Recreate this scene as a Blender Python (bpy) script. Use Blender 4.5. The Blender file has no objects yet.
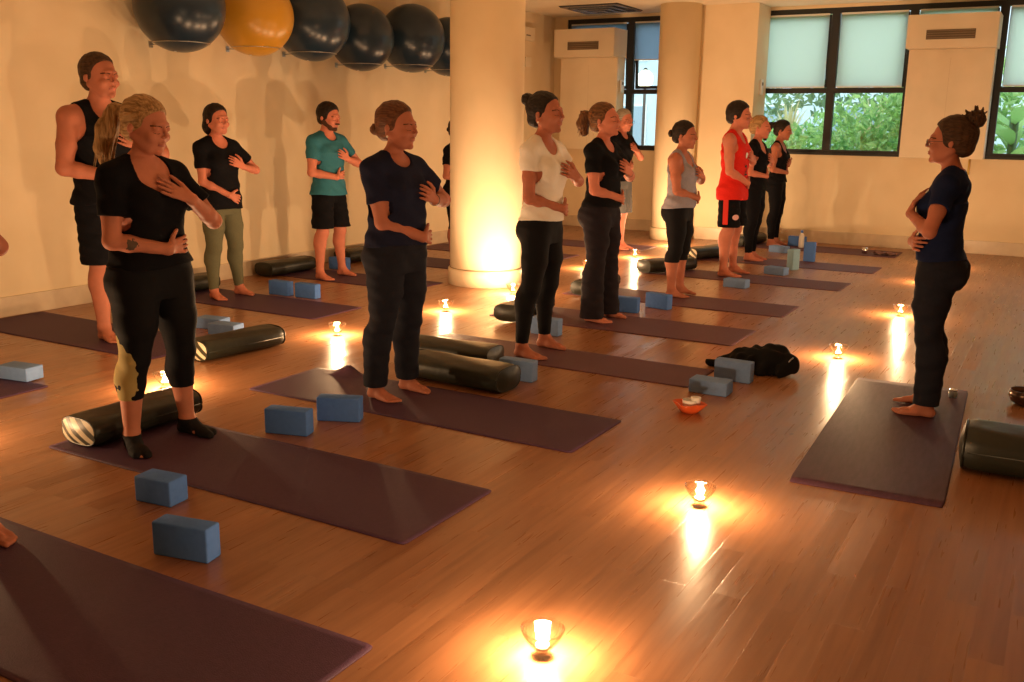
import bpy, bmesh, math, random
import numpy as np
from mathutils import Vector, Matrix

C = bpy.context.scene.collection
PI = math.pi
random.seed(7)
rng = np.random.default_rng(11)

# ---------------------------------------------------------------- camera
CAM_H = 1.4832
cam_d = bpy.data.cameras.new('camera')
cam = bpy.data.objects.new('camera', cam_d)
C.objects.link(cam)
cam_d.sensor_width = 36.0
cam_d.sensor_fit = 'HORIZONTAL'
cam_d.lens = 960.2 / 1024 * 36.0
cam_d.clip_start = 0.05
cam.matrix_world = (Matrix.Translation((0, 0, CAM_H)) @ Matrix.Rotation(0.5196, 4, 'Z')
                    @ Matrix.Rotation(PI / 2 - 0.2198, 4, 'X') @ Matrix.Rotation(0.0141, 4, 'Z'))
bpy.context.scene.camera = cam

# ---------------------------------------------------------------- world, exposure
sc = bpy.context.scene
sc.view_settings.view_transform = 'Standard'
sc.view_settings.look = 'None'
sc.view_settings.gamma = 1
sc.view_settings.use_curve_mapping = False
sc.view_settings.exposure = 0.08
w = bpy.data.worlds.new('world')
sc.world = w
w.use_nodes = True
bgn = w.node_tree.nodes['Background']
bgn.inputs[0].default_value = (0.86, 0.97, 1.0, 1)
bgn.inputs[1].default_value = 3.2
sc.cycles.max_bounces = 8
sc.cycles.diffuse_bounces = 5
sc.cycles.glossy_bounces = 4
sc.cycles.transparent_max_bounces = 12
sc.cycles.sample_clamp_indirect = 6.0
sc.cycles.caustics_reflective = False
sc.cycles.caustics_refractive = False
sc.cycles.use_denoising = True
CANDLE_W = 52.0
CANDLE_COL = (1.0, 0.62, 0.33)

# ---------------------------------------------------------------- helpers
def nmat(name, col, rough=0.6, spec=0.4, metal=0.0, sheen=0.0):
    m = bpy.data.materials.new(name); m.use_nodes = True
    b = m.node_tree.nodes['Principled BSDF']
    b.inputs['Base Color'].default_value = (*col, 1)
    b.inputs['Roughness'].default_value = rough
    b.inputs['Specular IOR Level'].default_value = spec
    b.inputs['Metallic'].default_value = metal
    if sheen:
        b.inputs['Sheen Weight'].default_value = sheen
    return m

def nodes(m):
    return m.node_tree.nodes, m.node_tree.links, m.node_tree.nodes['Principled BSDF']

def noisy(name, c1, c2, scale=30, rough=0.6, spec=0.4, bump=0.0, bscale=None, stretch=(1, 1, 1), detail=4, metal=0, lo=.35, hi=.65):
    m = nmat(name, c1, rough, spec, metal)
    N, L, b = nodes(m)
    tc = N.new('ShaderNodeTexCoord'); mp = N.new('ShaderNodeMapping')
    mp.inputs['Scale'].default_value = stretch
    L.new(tc.outputs['Object'], mp.inputs[0])
    nz = N.new('ShaderNodeTexNoise'); nz.inputs['Scale'].default_value = scale; nz.inputs['Detail'].default_value = detail
    L.new(mp.outputs[0], nz.inputs['Vector'])
    cr = N.new('ShaderNodeValToRGB')
    cr.color_ramp.elements[0].position = lo; cr.color_ramp.elements[1].position = hi
    cr.color_ramp.elements[0].color = (*c1, 1); cr.color_ramp.elements[1].color = (*c2, 1)
    L.new(nz.outputs['Fac'], cr.inputs[0]); L.new(cr.outputs[0], b.inputs['Base Color'])
    if bump:
        n2 = N.new('ShaderNodeTexNoise'); n2.inputs['Scale'].default_value = bscale or scale
        L.new(mp.outputs[0], n2.inputs['Vector'])
        bp = N.new('ShaderNodeBump'); bp.inputs['Strength'].default_value = bump; bp.inputs['Distance'].default_value = 0.01
        L.new(n2.outputs['Fac'], bp.inputs['Height']); L.new(bp.outputs[0], b.inputs['Normal'])
    return m

def emit(name, col, s):
    m = bpy.data.materials.new(name); m.use_nodes = True
    N = m.node_tree.nodes; N.clear()
    e = N.new('ShaderNodeEmission'); e.inputs[0].default_value = (*col, 1); e.inputs[1].default_value = s
    o = N.new('ShaderNodeOutputMaterial'); m.node_tree.links.new(e.outputs[0], o.inputs[0])
    return m

def thin_glass(name, tint=(1, 1, 1), refl=0.08, rough=0.02):
    m = bpy.data.materials.new(name); m.use_nodes = True
    N = m.node_tree.nodes; L = m.node_tree.links; N.clear()
    t = N.new('ShaderNodeBsdfTransparent'); t.inputs[0].default_value = (*tint, 1)
    g = N.new('ShaderNodeBsdfGlossy'); g.inputs['Roughness'].default_value = rough
    lw = N.new('ShaderNodeLayerWeight'); lw.inputs['Blend'].default_value = 0.25
    mr = N.new('ShaderNodeMapRange'); mr.inputs['To Min'].default_value = refl; mr.inputs['To Max'].default_value = 0.75
    L.new(lw.outputs['Facing'], mr.inputs['Value'])
    mx = N.new('ShaderNodeMixShader'); o = N.new('ShaderNodeOutputMaterial')
    L.new(mr.outputs[0], mx.inputs[0]); L.new(t.outputs[0], mx.inputs[1]); L.new(g.outputs[0], mx.inputs[2])
    L.new(mx.outputs[0], o.inputs[0])
    return m

def link(name, me, mat=None, parent=None, loc=None, rz=None, smooth=False):
    o = bpy.data.objects.new(name, me); C.objects.link(o)
    if mat: me.materials.append(mat)
    if parent: o.parent = parent
    if loc is not None: o.location = loc
    if rz is not None: o.rotation_euler = (0, 0, rz)
    if smooth: me.shade_smooth()
    return o

def empty(name, loc=(0, 0, 0), rz=0.0):
    o = bpy.data.objects.new(name, None); C.objects.link(o)
    o.location = loc; o.rotation_euler = (0, 0, rz); o.empty_display_size = 0.1
    return o

def tag(o, label, cat, group=None):
    o['label'] = label; o['category'] = cat
    if group: o['group'] = group
    return o

def struct(o):
    o['kind'] = 'structure'; return o

def bm_box(bm, x0, x1, y0, y1, z0, z1, M=None):
    vs = [bm.verts.new((x, y, z)) for x in (x0, x1) for y in (y0, y1) for z in (z0, z1)]
    if M is not None:
        for v in vs: v.co = M @ v.co
    for f in ((0, 1, 3, 2), (4, 6, 7, 5), (0, 4, 5, 1), (2, 3, 7, 6), (0, 2, 6, 4), (1, 5, 7, 3)):
        bm.faces.new([vs[i] for i in f])
    return vs

def bm_done(bm, name, bevel=0, seg=2):
    bmesh.ops.recalc_face_normals(bm, faces=bm.faces[:])
    if bevel:
        bmesh.ops.bevel(bm, geom=bm.edges[:], offset=bevel, segments=seg, affect='EDGES', profile=0.5)
    me = bpy.data.meshes.new(name); bm.to_mesh(me); bm.free()
    return me

def box(name, b, mat, parent=None, bevel=0, seg=2, smooth=False):
    bm = bmesh.new(); bm_box(bm, *b)
    return link(name, bm_done(bm, name, bevel, seg), mat, parent, smooth=smooth)

def boxes(name, bs, mat, parent=None, bevel=0):
    bm = bmesh.new()
    for b in bs: bm_box(bm, *b)
    return link(name, bm_done(bm, name, bevel), mat, parent)

def lathe(name, prof, n=32, mat=None, parent=None, loc=None, closed=True):
    bm = bmesh.new(); rings = []
    for r, z in prof:
        if r < 1e-6: rings.append([bm.verts.new((0, 0, z))])
        else: rings.append([bm.verts.new((r * math.cos(2 * PI * i / n), r * math.sin(2 * PI * i / n), z)) for i in range(n)])
    for a, b in zip(rings[:-1], rings[1:]):
        for i in range(n):
            j = (i + 1) % n
            if len(a) == 1 and len(b) == 1: continue
            if len(a) == 1: bm.faces.new((a[0], b[i], b[j]))
            elif len(b) == 1: bm.faces.new((a[i], a[j], b[0]))
            else: bm.faces.new((a[i], a[j], b[j], b[i]))
    return link(name, bm_done(bm, name), mat, parent, loc, smooth=True)

def tube_me(name, pts, r, n=8, closed=False):
    pts = [Vector(p) for p in pts]; bm = bmesh.new(); rings = []
    m = len(pts); up = Vector((0, 0, 1))
    for i, p in enumerate(pts):
        if closed: d = pts[(i + 1) % m] - pts[i - 1]
        else: d = pts[min(i + 1, m - 1)] - pts[max(i - 1, 0)]
        d.normalize(); a = d.cross(up)
        if a.length < 1e-3: a = d.cross(Vector((1, 0, 0)))
        a.normalize(); b = d.cross(a)
        rings.append([bm.verts.new(p + r * (a * math.cos(2 * PI * k / n) + b * math.sin(2 * PI * k / n))) for k in range(n)])
    rng_ = range(m if closed else m - 1)
    for i in rng_:
        A, B = rings[i], rings[(i + 1) % m]
        for k in range(n): bm.faces.new((A[k], A[(k + 1) % n], B[(k + 1) % n], B[k]))
    if not closed: bm.faces.new(rings[0]); bm.faces.new(rings[-1][::-1])
    me = bm_done(bm, name); me.shade_smooth()
    return me

def copy_tree(o, parent=None):
    c = o.copy(); C.objects.link(c)
    if parent: c.parent = parent
    for ch in [q for q in bpy.data.objects if q.parent == o]: copy_tree(ch, c)
    return c

# ---------------------------------------------------------------- materials
M_wall = noisy('wall_paint', (0.80, 0.66, 0.44), (0.84, 0.70, 0.48), 3, 0.75, 0.25)
M_ceil = noisy('ceiling_paint', (0.80, 0.72, 0.56), (0.84, 0.76, 0.60), 3, 0.85, 0.2)
M_base = noisy('baseboard_stone', (0.62, 0.50, 0.36), (0.68, 0.56, 0.40), 9, 0.35, 0.4)
M_black = nmat('black_metal', (0.02, 0.022, 0.025), 0.45, 0.4)
M_panel = noisy('panel_white', (0.80, 0.70, 0.52), (0.84, 0.73, 0.55), 4, 0.6, 0.3)
M_glassw = thin_glass('window_glass', (0.86, 0.93, 0.92), 0.06)
M_grille = nmat('dark_grille', (0.16, 0.12, 0.08), 0.6)
M_white = nmat('white_plastic', (0.8, 0.8, 0.78), 0.4)

def floor_mat():
    m = nmat('wood_floor', (0.4, 0.2, 0.1), 0.3, 0.5)
    N, L, b = nodes(m)
    tc = N.new('ShaderNodeTexCoord')
    mp = N.new('ShaderNodeMapping'); mp.inputs['Rotation'].default_value = (0, 0, PI / 2)
    L.new(tc.outputs['Object'], mp.inputs[0])
    br = N.new('ShaderNodeTexBrick')
    br.inputs['Scale'].default_value = 1.0
    br.inputs['Brick Width'].default_value = 0.95; br.inputs['Row Height'].default_value = 0.095
    br.inputs['Mortar Size'].default_value = 0.0012; br.inputs['Mortar Smooth'].default_value = 0.2
    br.inputs['Color1'].default_value = (0, 0, 0, 1); br.inputs['Color2'].default_value = (1, 1, 1, 1)
    br.inputs['Mortar'].default_value = (0.4, 0.4, 0.4, 1); br.offset = 0.37
    L.new(mp.outputs[0], br.inputs['Vector'])
    # grain stretched along the planks (room depth axis)
    m2 = N.new('ShaderNodeMapping'); m2.inputs['Scale'].default_value = (26, 1.3, 1)
    L.new(tc.outputs['Object'], m2.inputs[0])
    addv = N.new('ShaderNodeVectorMath'); addv.operation = 'ADD'
    mulv = N.new('ShaderNodeVectorMath'); mulv.operation = 'SCALE'; mulv.inputs['Scale'].default_value = 7.0
    L.new(br.outputs['Color'], mulv.inputs[0]); L.new(m2.outputs[0], addv.inputs[0]); L.new(mulv.outputs[0], addv.inputs[1])
    nz = N.new('ShaderNodeTexNoise'); nz.inputs['Scale'].default_value = 1.2; nz.inputs['Detail'].default_value = 7; nz.inputs['Distortion'].default_value = 0.6
    L.new(addv.outputs[0], nz.inputs['Vector'])
    cr = N.new('ShaderNodeValToRGB'); e = cr.color_ramp.elements
    e[0].position = 0.3; e[0].color = (0.255, 0.108, 0.047, 1)
    e[1].position = 0.72; e[1].color = (0.355, 0.165, 0.076, 1)
    k = cr.color_ramp.elements.new(0.5); k.color = (0.31, 0.138, 0.062, 1)
    L.new(nz.outputs['Fac'], cr.inputs[0])
    mx = N.new('ShaderNodeMix'); mx.data_type = 'RGBA'; mx.blend_type = 'MULTIPLY'; mx.inputs['Factor'].default_value = 0.2
    cr2 = N.new('ShaderNodeValToRGB'); cr2.color_ramp.elements[0].color = (0.6, 0.55, 0.5, 1); cr2.color_ramp.elements[1].color = (1.15, 1.1, 1.05, 1)
    L.new(br.outputs['Color'], cr2.inputs[0])
    L.new(cr.outputs[0], mx.inputs[6]); L.new(cr2.outputs[0], mx.inputs[7])
    # small dark knots
    vo = N.new('ShaderNodeTexVoronoi'); vo.inputs['Scale'].default_value = 1.6
    m3 = N.new('ShaderNodeMapping'); m3.inputs['Scale'].default_value = (2.0, 1, 1)
    L.new(tc.outputs['Object'], m3.inputs[0]); L.new(m3.outputs[0], vo.inputs['Vector'])
    kr = N.new('ShaderNodeValToRGB'); kr.color_ramp.elements[0].position = 0.02; kr.color_ramp.elements[0].color = (0.3, 0.25, 0.2, 1)
    kr.color_ramp.elements[1].position = 0.045; kr.color_ramp.elements[1].color = (1, 1, 1, 1)
    L.new(vo.outputs['Distance'], kr.inputs[0])
    mk = N.new('ShaderNodeMix'); mk.data_type = 'RGBA'; mk.blend_type = 'MULTIPLY'; mk.inputs['Factor'].default_value = 1
    L.new(mx.outputs[2], mk.inputs[6]); L.new(kr.outputs[0], mk.inputs[7])
    L.new(mk.outputs[2], b.inputs['Base Color'])
    # gloss: lacquer with wear, each board a little tilted
    n3 = N.new('ShaderNodeTexNoise'); n3.inputs['Scale'].default_value = 2.5
    L.new(addv.outputs[0], n3.inputs['Vector'])
    rr = N.new('ShaderNodeMapRange'); rr.inputs['To Min'].default_value = 0.20; rr.inputs['To Max'].default_value = 0.42
    L.new(n3.outputs['Fac'], rr.inputs['Value']); L.new(rr.outputs[0], b.inputs['Roughness'])
    bw = N.new('ShaderNodeRGBToBW'); L.new(br.outputs['Color'], bw.inputs[0])
    n4 = N.new('ShaderNodeTexNoise'); n4.inputs['Scale'].default_value = 0.55; n4.inputs['Detail'].default_value = 2
    m4 = N.new('ShaderNodeMapping'); m4.inputs['Scale'].default_value = (22, 5, 1)
    L.new(tc.outputs['Object'], m4.inputs[0]); L.new(m4.outputs[0], n4.inputs['Vector'])
    bp = N.new('ShaderNodeBump'); bp.inputs['Strength'].default_value = 0.35; bp.inputs['Distance'].default_value = 0.004
    L.new(n4.outputs['Fac'], bp.inputs['Height'])
    wn = N.new('ShaderNodeTexWhiteNoise'); wn.noise_dimensions = '3D'; L.new(br.outputs['Color'], wn.inputs['Vector'])
    sb = N.new('ShaderNodeVectorMath'); sb.operation = 'SUBTRACT'; sb.inputs[1].default_value = (.5, .5, .5); L.new(wn.outputs['Color'], sb.inputs[0])
    ml = N.new('ShaderNodeVectorMath'); ml.operation = 'MULTIPLY'; ml.inputs[1].default_value = (.085, .03, 0); L.new(sb.outputs[0], ml.inputs[0])
    ge = N.new('ShaderNodeNewGeometry'); av = N.new('ShaderNodeVectorMath'); av.operation = 'ADD'
    L.new(ge.outputs['Normal'], av.inputs[0]); L.new(ml.outputs[0], av.inputs[1])
    nv = N.new('ShaderNodeVectorMath'); nv.operation = 'NORMALIZE'; L.new(av.outputs[0], nv.inputs[0]); L.new(nv.outputs[0], bp.inputs['Normal'])
    bp2 = N.new('ShaderNodeBump'); bp2.inputs['Strength'].default_value = 0.25; bp2.inputs['Distance'].default_value = 0.002; bp2.invert = True
    L.new(br.outputs['Fac'], bp2.inputs['Height']); L.new(bp.outputs[0], bp2.inputs['Normal'])
    L.new(bp2.outputs[0], b.inputs['Normal'])
    return m
M_floor = floor_mat()

# ================================================================ SETTING
XL, YB, ZC, XR, YF = -6.98, 13.37, 3.08, 4.6, -3.2
struct(box('floor', (XL - .2, XR + .2, YF - .2, YB + .25, -0.12, 0.0), M_floor))
struct(box('ceiling', (XL - .2, XR + .2, YF - .2, YB + .25, ZC, ZC + .15), M_ceil))
struct(box('wall_left', (XL - .2, XL, YF - .2, YB + .25, 0, ZC), M_wall))
struct(box('wall_right', (XR, XR + .2, YF - .2, YB + .25, 0, ZC), M_wall))
struct(box('wall_front', (XL, XR, YF - .2, YF, 0, ZC), M_wall))
W1 = (-3.86, 2.2)      # right run of windows
W0 = (-6.77, -5.05)    # left window
SILL, HEAD = 1.19, 3.04
struct(boxes('wall_back', [(XL, XR, YB, YB + .22, 0, SILL), (XL, XR, YB, YB + .22, HEAD, ZC),
                           (XL, W0[0], YB, YB + .22, SILL, HEAD), (W0[1], W1[0], YB, YB + .22, SILL, HEAD),
                           (W1[1], XR, YB, YB + .22, SILL, HEAD)], M_wall))
# baseboards
struct(box('baseboard_left', (XL, XL + .02, YF, YB - .02, 0, .155), M_base, bevel=.003))
struct(boxes('baseboard_back', [(XL + .02, -5.0, YB - .02, YB, 0, .165), (-3.72, XR, YB - .02, YB, 0, .165)], M_base, bevel=.003))
# pilaster and rear column
struct(box('trim_1', (-4.62, -3.74, 12.82, YB, 0, ZC), M_wall, bevel=.004)); bpy.data.objects['trim_1'].name = 'wall_pilaster'
struct(boxes('baseboard_pilaster', [(-4.45, -3.725, 12.805, 12.82, 0, .165), (-3.74, -3.725, 12.82, YB - .02, 0, .165)], M_base, bevel=.003))

def column(cx, cy, r, name, label):
    t = empty(name, (cx, cy, 0))
    tag(t, label, 'column')
    n = 64
    lathe('shaft', [(0, 0), (r, 0), (r, ZC - .001), (0, ZC - .001)], n, M_wall, t)
    lathe('base_ring', [(r, 0.001), (r + .018, 0.001), (r + .018, .148), (r + .012, .156), (r + .001, .156)], n, M_col_base, t)
    lathe('joint_line', [(r + .0005, .157), (r + .004, .157), (r + .004, .163), (r + .0005, .163)], n, M_joint, t)
    return t
M_col_base = noisy('column_base', (0.76, 0.63, 0.44), (0.80, 0.67, 0.47), 6, 0.4, 0.4)
M_joint = nmat('joint_shadow_gap', (0.35, 0.25, 0.14), 0.7)
column(-4.815, 7.885, .345, 'round_column', 'thick round cream column standing among the mats, lit by a candle at its foot')
column(-4.72, 12.62, .27, 'round_column', 'slimmer round cream column joined to the pilaster at the back wall')

# windows ----------------------------------------------------------------
M_blind_g = nmat('blind_fabric_pale_green', (0.80, 0.86, 0.76), 0.9, 0.1)
M_blind_b = nmat('blind_fabric_blue_grey', (0.26, 0.34, 0.48), 0.9, 0.1)
def make_translucent(m, col, fac):
    N, L, b = nodes(m)
    t = N.new('ShaderNodeBsdfTranslucent'); t.inputs[0].default_value = (*col, 1)
    mx = N.new('ShaderNodeMixShader'); mx.inputs[0].default_value = fac
    out = [n for n in N if n.type == 'OUTPUT_MATERIAL'][0]
    L.new(b.outputs[0], mx.inputs[1]); L.new(t.outputs[0], mx.inputs[2]); L.new(mx.outputs[0], out.inputs[0])
make_translucent(M_blind_g, (0.90, 0.93, 0.82), 0.85)
make_translucent(M_blind_b, (0.27, 0.35, 0.50), 0.7)

def window(name, x0, x1, muls, blind_z, blind_mat, transom=2.0, tilt=0.05):
    """outer frame x0..x1, mullion centres, tilted awning sashes above the transom"""
    t = empty(name, ((x0 + x1) / 2, YB + .06, SILL)); struct(t)
    t['kind'] = 'structure'
    ox, oy, oz = t.location
    def lb(a, b_, c, d, e, f): return (a - ox, b_ - ox, c - oy, d - oy, e - oz, f - oz)
    y0, y1 = YB + .02, YB + .10
    bars = [lb(x0, x1, y0, y1, SILL, SILL + .05), lb(x0, x1, y0, y1, HEAD - .07, HEAD),
            lb(x0, x0 + .05, y0, y1, SILL + .05, HEAD - .07), lb(x1 - .05, x1, y0, y1, SILL + .05, HEAD - .07)]
    for mx_ in muls: bars.append(lb(mx_ - .05, mx_ + .05, y0, y1, SILL + .05, HEAD - .07))
    boxes('window_frame', bars, M_black, t)
    edges = [x0] + list(muls) + [x1]
    for i in range(len(edges) - 1):
        a = edges[i] + .05; b_ = edges[i + 1] - .05
        box('transom', lb(a, b_, y0 - .005, y1, transom - .03, transom + .035), M_black, t)
        box('lower_pane', lb(a, b_, y0 + .04, y0 + .046, SILL + .05, transom - .03), M_glassw, t)
        # awning sash hinged at the top, pushed out at the bottom
        hz = HEAD - .08; hh = hz - (transom + .04)
        Mx = Matrix.Translation((a - ox + .01, y0 + .03 - oy, hz - oz)) @ Matrix.Rotation(tilt, 4, 'X')
        bm = bmesh.new(); ww = b_ - a - .02
        for q in ((0, .035, 0, .035, -hh, 0), (ww - .035, ww, 0, .035, -hh, 0), (.035, ww - .035, 0, .035, -hh, -hh + .045), (.035, ww - .035, 0, .035, -.035, 0)):
            bm_box(bm, *q, M=Mx)
        s = link('sash', bm_done(bm, 'sash'), M_black, t)
        bm = bmesh.new(); bm_box(bm, .035, ww - .035, .014, .02, -hh + .045, -.035, M=Mx)
        link('sash_pane', bm_done(bm, 'sash_pane'), M_glassw, s)
        bm = bmesh.new(); bm_box(bm, ww * .45, ww * .55, -.012, 0, -hh + .012, -hh + .03, M=Mx)
        link('latch', bm_done(bm, 'latch'), M_black, s)
    return t
window('window_1', W1[0], W1[1], (-2.89, -1.94, -.93, .08, 1.1), 2.05, M_blind_g)
window('window_2', W0[0], W0[1], (-5.75,), 2.5, M_blind_b)
# inner sill line
struct(boxes('trim_sill', [(W1[0], W1[1], YB - .012, YB + .02, SILL - .02, SILL + .012), (W0[0], W0[1], YB - .012, YB + .02, SILL - .02, SILL + .012)], M_black))

def blind(x0, x1, zb, mat, label, zt=HEAD - .09):
    t = empty('roller_blind', ((x0 + x1) / 2, YB - .004, zb))
    tag(t, label, 'blind', 'roller blinds over the upper window panes')
    ww = (x1 - x0) / 2
    bm = bmesh.new(); n = 24
    # fabric: thin sheet with a slight sag
    rows = []
    for j in range(13):
        z = (zt - zb) * j / 12
        rows.append([bm.verts.new((-ww + 2 * ww * i / n, .012 + .003 * math.sin(3.1 * i / n + j * .5), z)) for i in range(n + 1)])
    for j in range(12):
        for i in range(n): bm.faces.new((rows[j][i], rows[j][i + 1], rows[j + 1][i + 1], rows[j + 1][i]))
    link('fabric', bm_done(bm, 'fabric'), mat, t, smooth=True)
    bm = bmesh.new(); bm_box(bm, -ww, ww, .004, .022, -.012, .004); link('bottom_bar', bm_done(bm, 'bb', .002), M_white, t)
    bm = bmesh.new(); bm_box(bm, -ww, ww, -.004, .03, zt - zb, zt - zb + .022); link('top_rail', bm_done(bm, 'tr', .003), M_white, t)
    return t
blind(-3.80, -2.97, 2.05, M_blind_g, 'pale green roller blind in the leftmost pane of the wide window')
blind(-2.82, -2.01, 2.05, M_blind_g, 'pale green roller blind just left of the vented panel behind the instructor')
blind(-1.87, -1.00, 2.05, M_blind_g, 'pale green roller blind mostly hidden behind the vented panel')
blind(-.86, 0.01, 2.05, M_blind_g, 'pale green roller blind at the right edge beyond the vented panel')
blind(-6.70, -5.82, 2.45, M_blind_b, 'blue grey roller blind behind the corner vented panel')
blind(-5.68, -5.1, 2.45, M_blind_b, 'blue grey roller blind lowered halfway beside the rear column')

# vented AC cabinets hanging over the window --------------------------------
def ac_cabinet(x0, x1, label):
    t = empty('air_conditioner_cabinet', ((x0 + x1) / 2, YB, 1.17))
    tag(t, label, 'air conditioner')
    h = (x1 - x0) / 2
    box('duct_panel', (-h + .02, h - .02, -.27, -.001, 0, 1.30), M_panel, t, bevel=.004)
    box('seam', (-.0015, .0015, -.2708, -.27, .02, 1.2), M_base, t)
    up = box('head_box', (-h, h, -.46, -.001, 1.302, 1.69), M_panel, t, bevel=.005)
    g0, g1 = -h + .22, h - .24
    box('vent_recess', (g0, g1, -.463, -.459, 1.40, 1.51), M_grille, up)
    bm = bmesh.new()
    for i in range(4):
        z = 1.413 + i * .027; bm_box(bm, g0 + .01, g1 - .01, -.472, -.461, z, z + .007)
    link('louvre', bm_done(bm, 'louvre'), nmat('louvre_brown', (.3, .22, .14), .5), up)
    return t
ac_cabinet(-6.75, -5.80, 'tall cream vented cabinet in the back left corner by the small window')
ac_cabinet(-1.94, -0.94, 'tall cream vented cabinet over the wide window behind the instructor')
dc = tag(link('drain_tube', tube_me('drain_tube', [(-1.12, YB - .1, 1.17), (-1.12, YB - .1, 1.02), (-1.115, YB - .09, .98)], .012),
              nmat('yellow_tube', (.6, .42, .1), .5)), 'short yellowish drain tube hanging under the cabinet behind the instructor', 'pipe')

# ceiling diffuser ---------------------------------------------------------
t = empty('ceiling_diffuser', (-5.85, 12.55, ZC)); tag(t, 'square dark metal ceiling diffuser above the corner vented cabinet', 'vent')
M_diff = nmat('diffuser_metal', (.28, .30, .34), .25, .5, .7)
bm = bmesh.new()
for k in range(4):
    a = .42 - .1 * k; b_ = a - .06; z = -.012 - .012 * k
    for q in ((-a, a, -a, -b_), (-a, a, b_, a), (-a, -b_, -b_, b_), (b_, a, -b_, b_)): bm_box(bm, *q, z - .012, z)
link('vane', bm_done(bm, 'vane', .002), M_diff, t)
box('back_plate', (-.43, .43, -.43, .43, -.012, -.001), M_black, t)

# small wall fittings
def wall_box(name, b, label, cat, mat=M_white, extra=None):
    cx, cy, cz = (b[0] + b[1]) / 2, (b[2] + b[3]) / 2, (b[4] + b[5]) / 2
    t = empty(name, (cx, cy, cz)); tag(t, label, cat)
    box('housing', (b[0] - cx, b[1] - cx, b[2] - cy, b[3] - cy, b[4] - cz, b[5] - cz), mat, t, bevel=.004)
    if extra: box('slot', extra, M_grille, t)
    return t
wall_box('alarm_siren', (XL, XL + .07, 12.32, 12.62, 2.68, 2.86), 'small cream box high on the left wall near the back corner', 'alarm', M_panel, (.0355, .038, -.10, .02, -.03, -.015))
wall_box('access_panel', (XL, XL + .02, 12.45, 12.62, 2.32, 2.46), 'small cream plate on the left wall below the cream box', 'plate', M_panel)
wall_box('thermostat', (-3.74, -3.71, 13.05, 13.15, 1.94, 2.14), 'white thermostat on the window side of the pilaster', 'thermostat', M_white, (.0155, .017, -.03, .03, .02, .06))
wall_box('remote_holder', (-5.80, -5.775, 13.16, 13.26, 1.98, 2.16), 'white remote control holder on the side of the corner cabinet', 'remote holder', M_white, (.013, .0145, -.03, .03, .02, .06))

# ================================================================ OUTSIDE
M_ground = noisy('outdoor_paving', (.25, .27, .25), (.35, .37, .33), 5, .9)
struct(box('ground_outside', (-16, 8, YB + .3, 40, -.3, -.12), M_ground)); bpy.data.objects['ground_outside'].name = 'floor_outside'
bld = empty('building', (-11, 27, -.12)); tag(bld, 'pale blue grey building seen through the left window', 'building')
M_bld = noisy('facade_pale', (.55, .64, .72), (.62, .71, .78), 2, .8)
box('facade', (-9, 13, 0, 4, 0, 9), M_bld, bld)
M_bwin = nmat('building_window_glass', (.25, .36, .45), .15, .6)
for i in range(9):
    for j in range(3):
        fr = box('window', (-8 + i * 2.2, -6.6 + i * 2.2, -.06, -.001, .9 + j * 2.6, 2.3 + j * 2.6), M_white, bld)
        box('pane', (-7.93 + i * 2.2, -6.67 + i * 2.2, -.075, -.061, .97 + j * 2.6, 2.23 + j * 2.6), M_bwin, fr)

lm = empty('outdoor_lamp', (-7.36, 17.9, -.12)); tag(lm, 'bright outdoor lamp on a pole glowing through the left window', 'lamp')
link('pole', tube_me('pole', [(0, 0, 0), (0, 0, 1.4), (0, 0, 2.35)], .03), M_black, lm)
lathe('glass_globe', [(0, 2.36), (.08, 2.38), (.14, 2.45), (.155, 2.54), (.13, 2.63), (.06, 2.69), (0, 2.70)], 24, emit('lamp_glow', (1.0, .86, .62), 9), lm)
lathe('cap', [(0, 2.705), (.05, 2.705), (.02, 2.74), (0, 2.74)], 16, M_black, lm)

def leaf_cloud(name, label, blobs, n, size, mats, group=None, ratio=.45, cat='shrub', seed=1):
    r = np.random.default_rng(seed)
    cx = np.mean([b[0] for b in blobs]); cy = np.mean([b[1] for b in blobs])
    t = empty(name, (cx, cy, -.12)); tag(t, label, cat, group)
    V = []; F = []; mi = []
    wts = np.array([b[3] ** 2 for b in blobs]); wts /= wts.sum()
    for k in range(n):
        b = blobs[r.choice(len(blobs), p=wts)]
        d = r.normal(size=3); d /= np.linalg.norm(d)
        rad = b[3] * (r.random() ** .35)
        c = np.array([b[0] - cx, b[1] - cy, b[2] + .12]) + d * rad * np.array([1, 1, b[4] if len(b) > 4 else 1])
        a = r.normal(size=3) + d * .6 + np.array([0, 0, .25]); a /= np.linalg.norm(a)
        s = np.cross(a, r.normal(size=3)); s /= np.linalg.norm(s); nn = np.cross(a, s)
        L_ = size * (.6 + .8 * r.random()); W_ = L_ * ratio
        i = len(V)
        V += [tuple(c), tuple(c + a * L_ * .5 + s * W_ * .5 + nn * L_ * .06), tuple(c + a * L_ - nn * L_ * .1), tuple(c + a * L_ * .5 - s * W_ * .5 + nn * L_ * .06)]
        F.append((i, i + 1, i + 2, i + 3)); mi.append(r.integers(len(mats)))
    me = bpy.data.meshes.new('foliage'); me.from_pydata(V, [], F)
    for m in mats: me.materials.append(m)
    me.polygons.foreach_set('material_index', mi)
    o = bpy.data.objects.new('foliage', me); C.objects.link(o); o.parent = t
    st = [(0, 0, 0), (.03, .02, .35), (-.02, .05, .8)]
    link('stem', tube_me('stem', st, .03), M_bark, t)
    return t
M_bark = nmat('bark', (.12, .08, .05), .9)
def leafm(n, c): 
    m = nmat(n, c, .5, .4); make_translucent(m, (c[0] * 1.6, c[1] * 1.4, c[2]), .4); return m
LG = [leafm('leaf_a', (.30, .52, .22)), leafm('leaf_b', (.20, .40, .18)), leafm('leaf_c', (.42, .62, .32))]
LD = [leafm('leaf_d', (.16, .28, .18)), leafm('leaf_e', (.24, .38, .22))]
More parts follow.
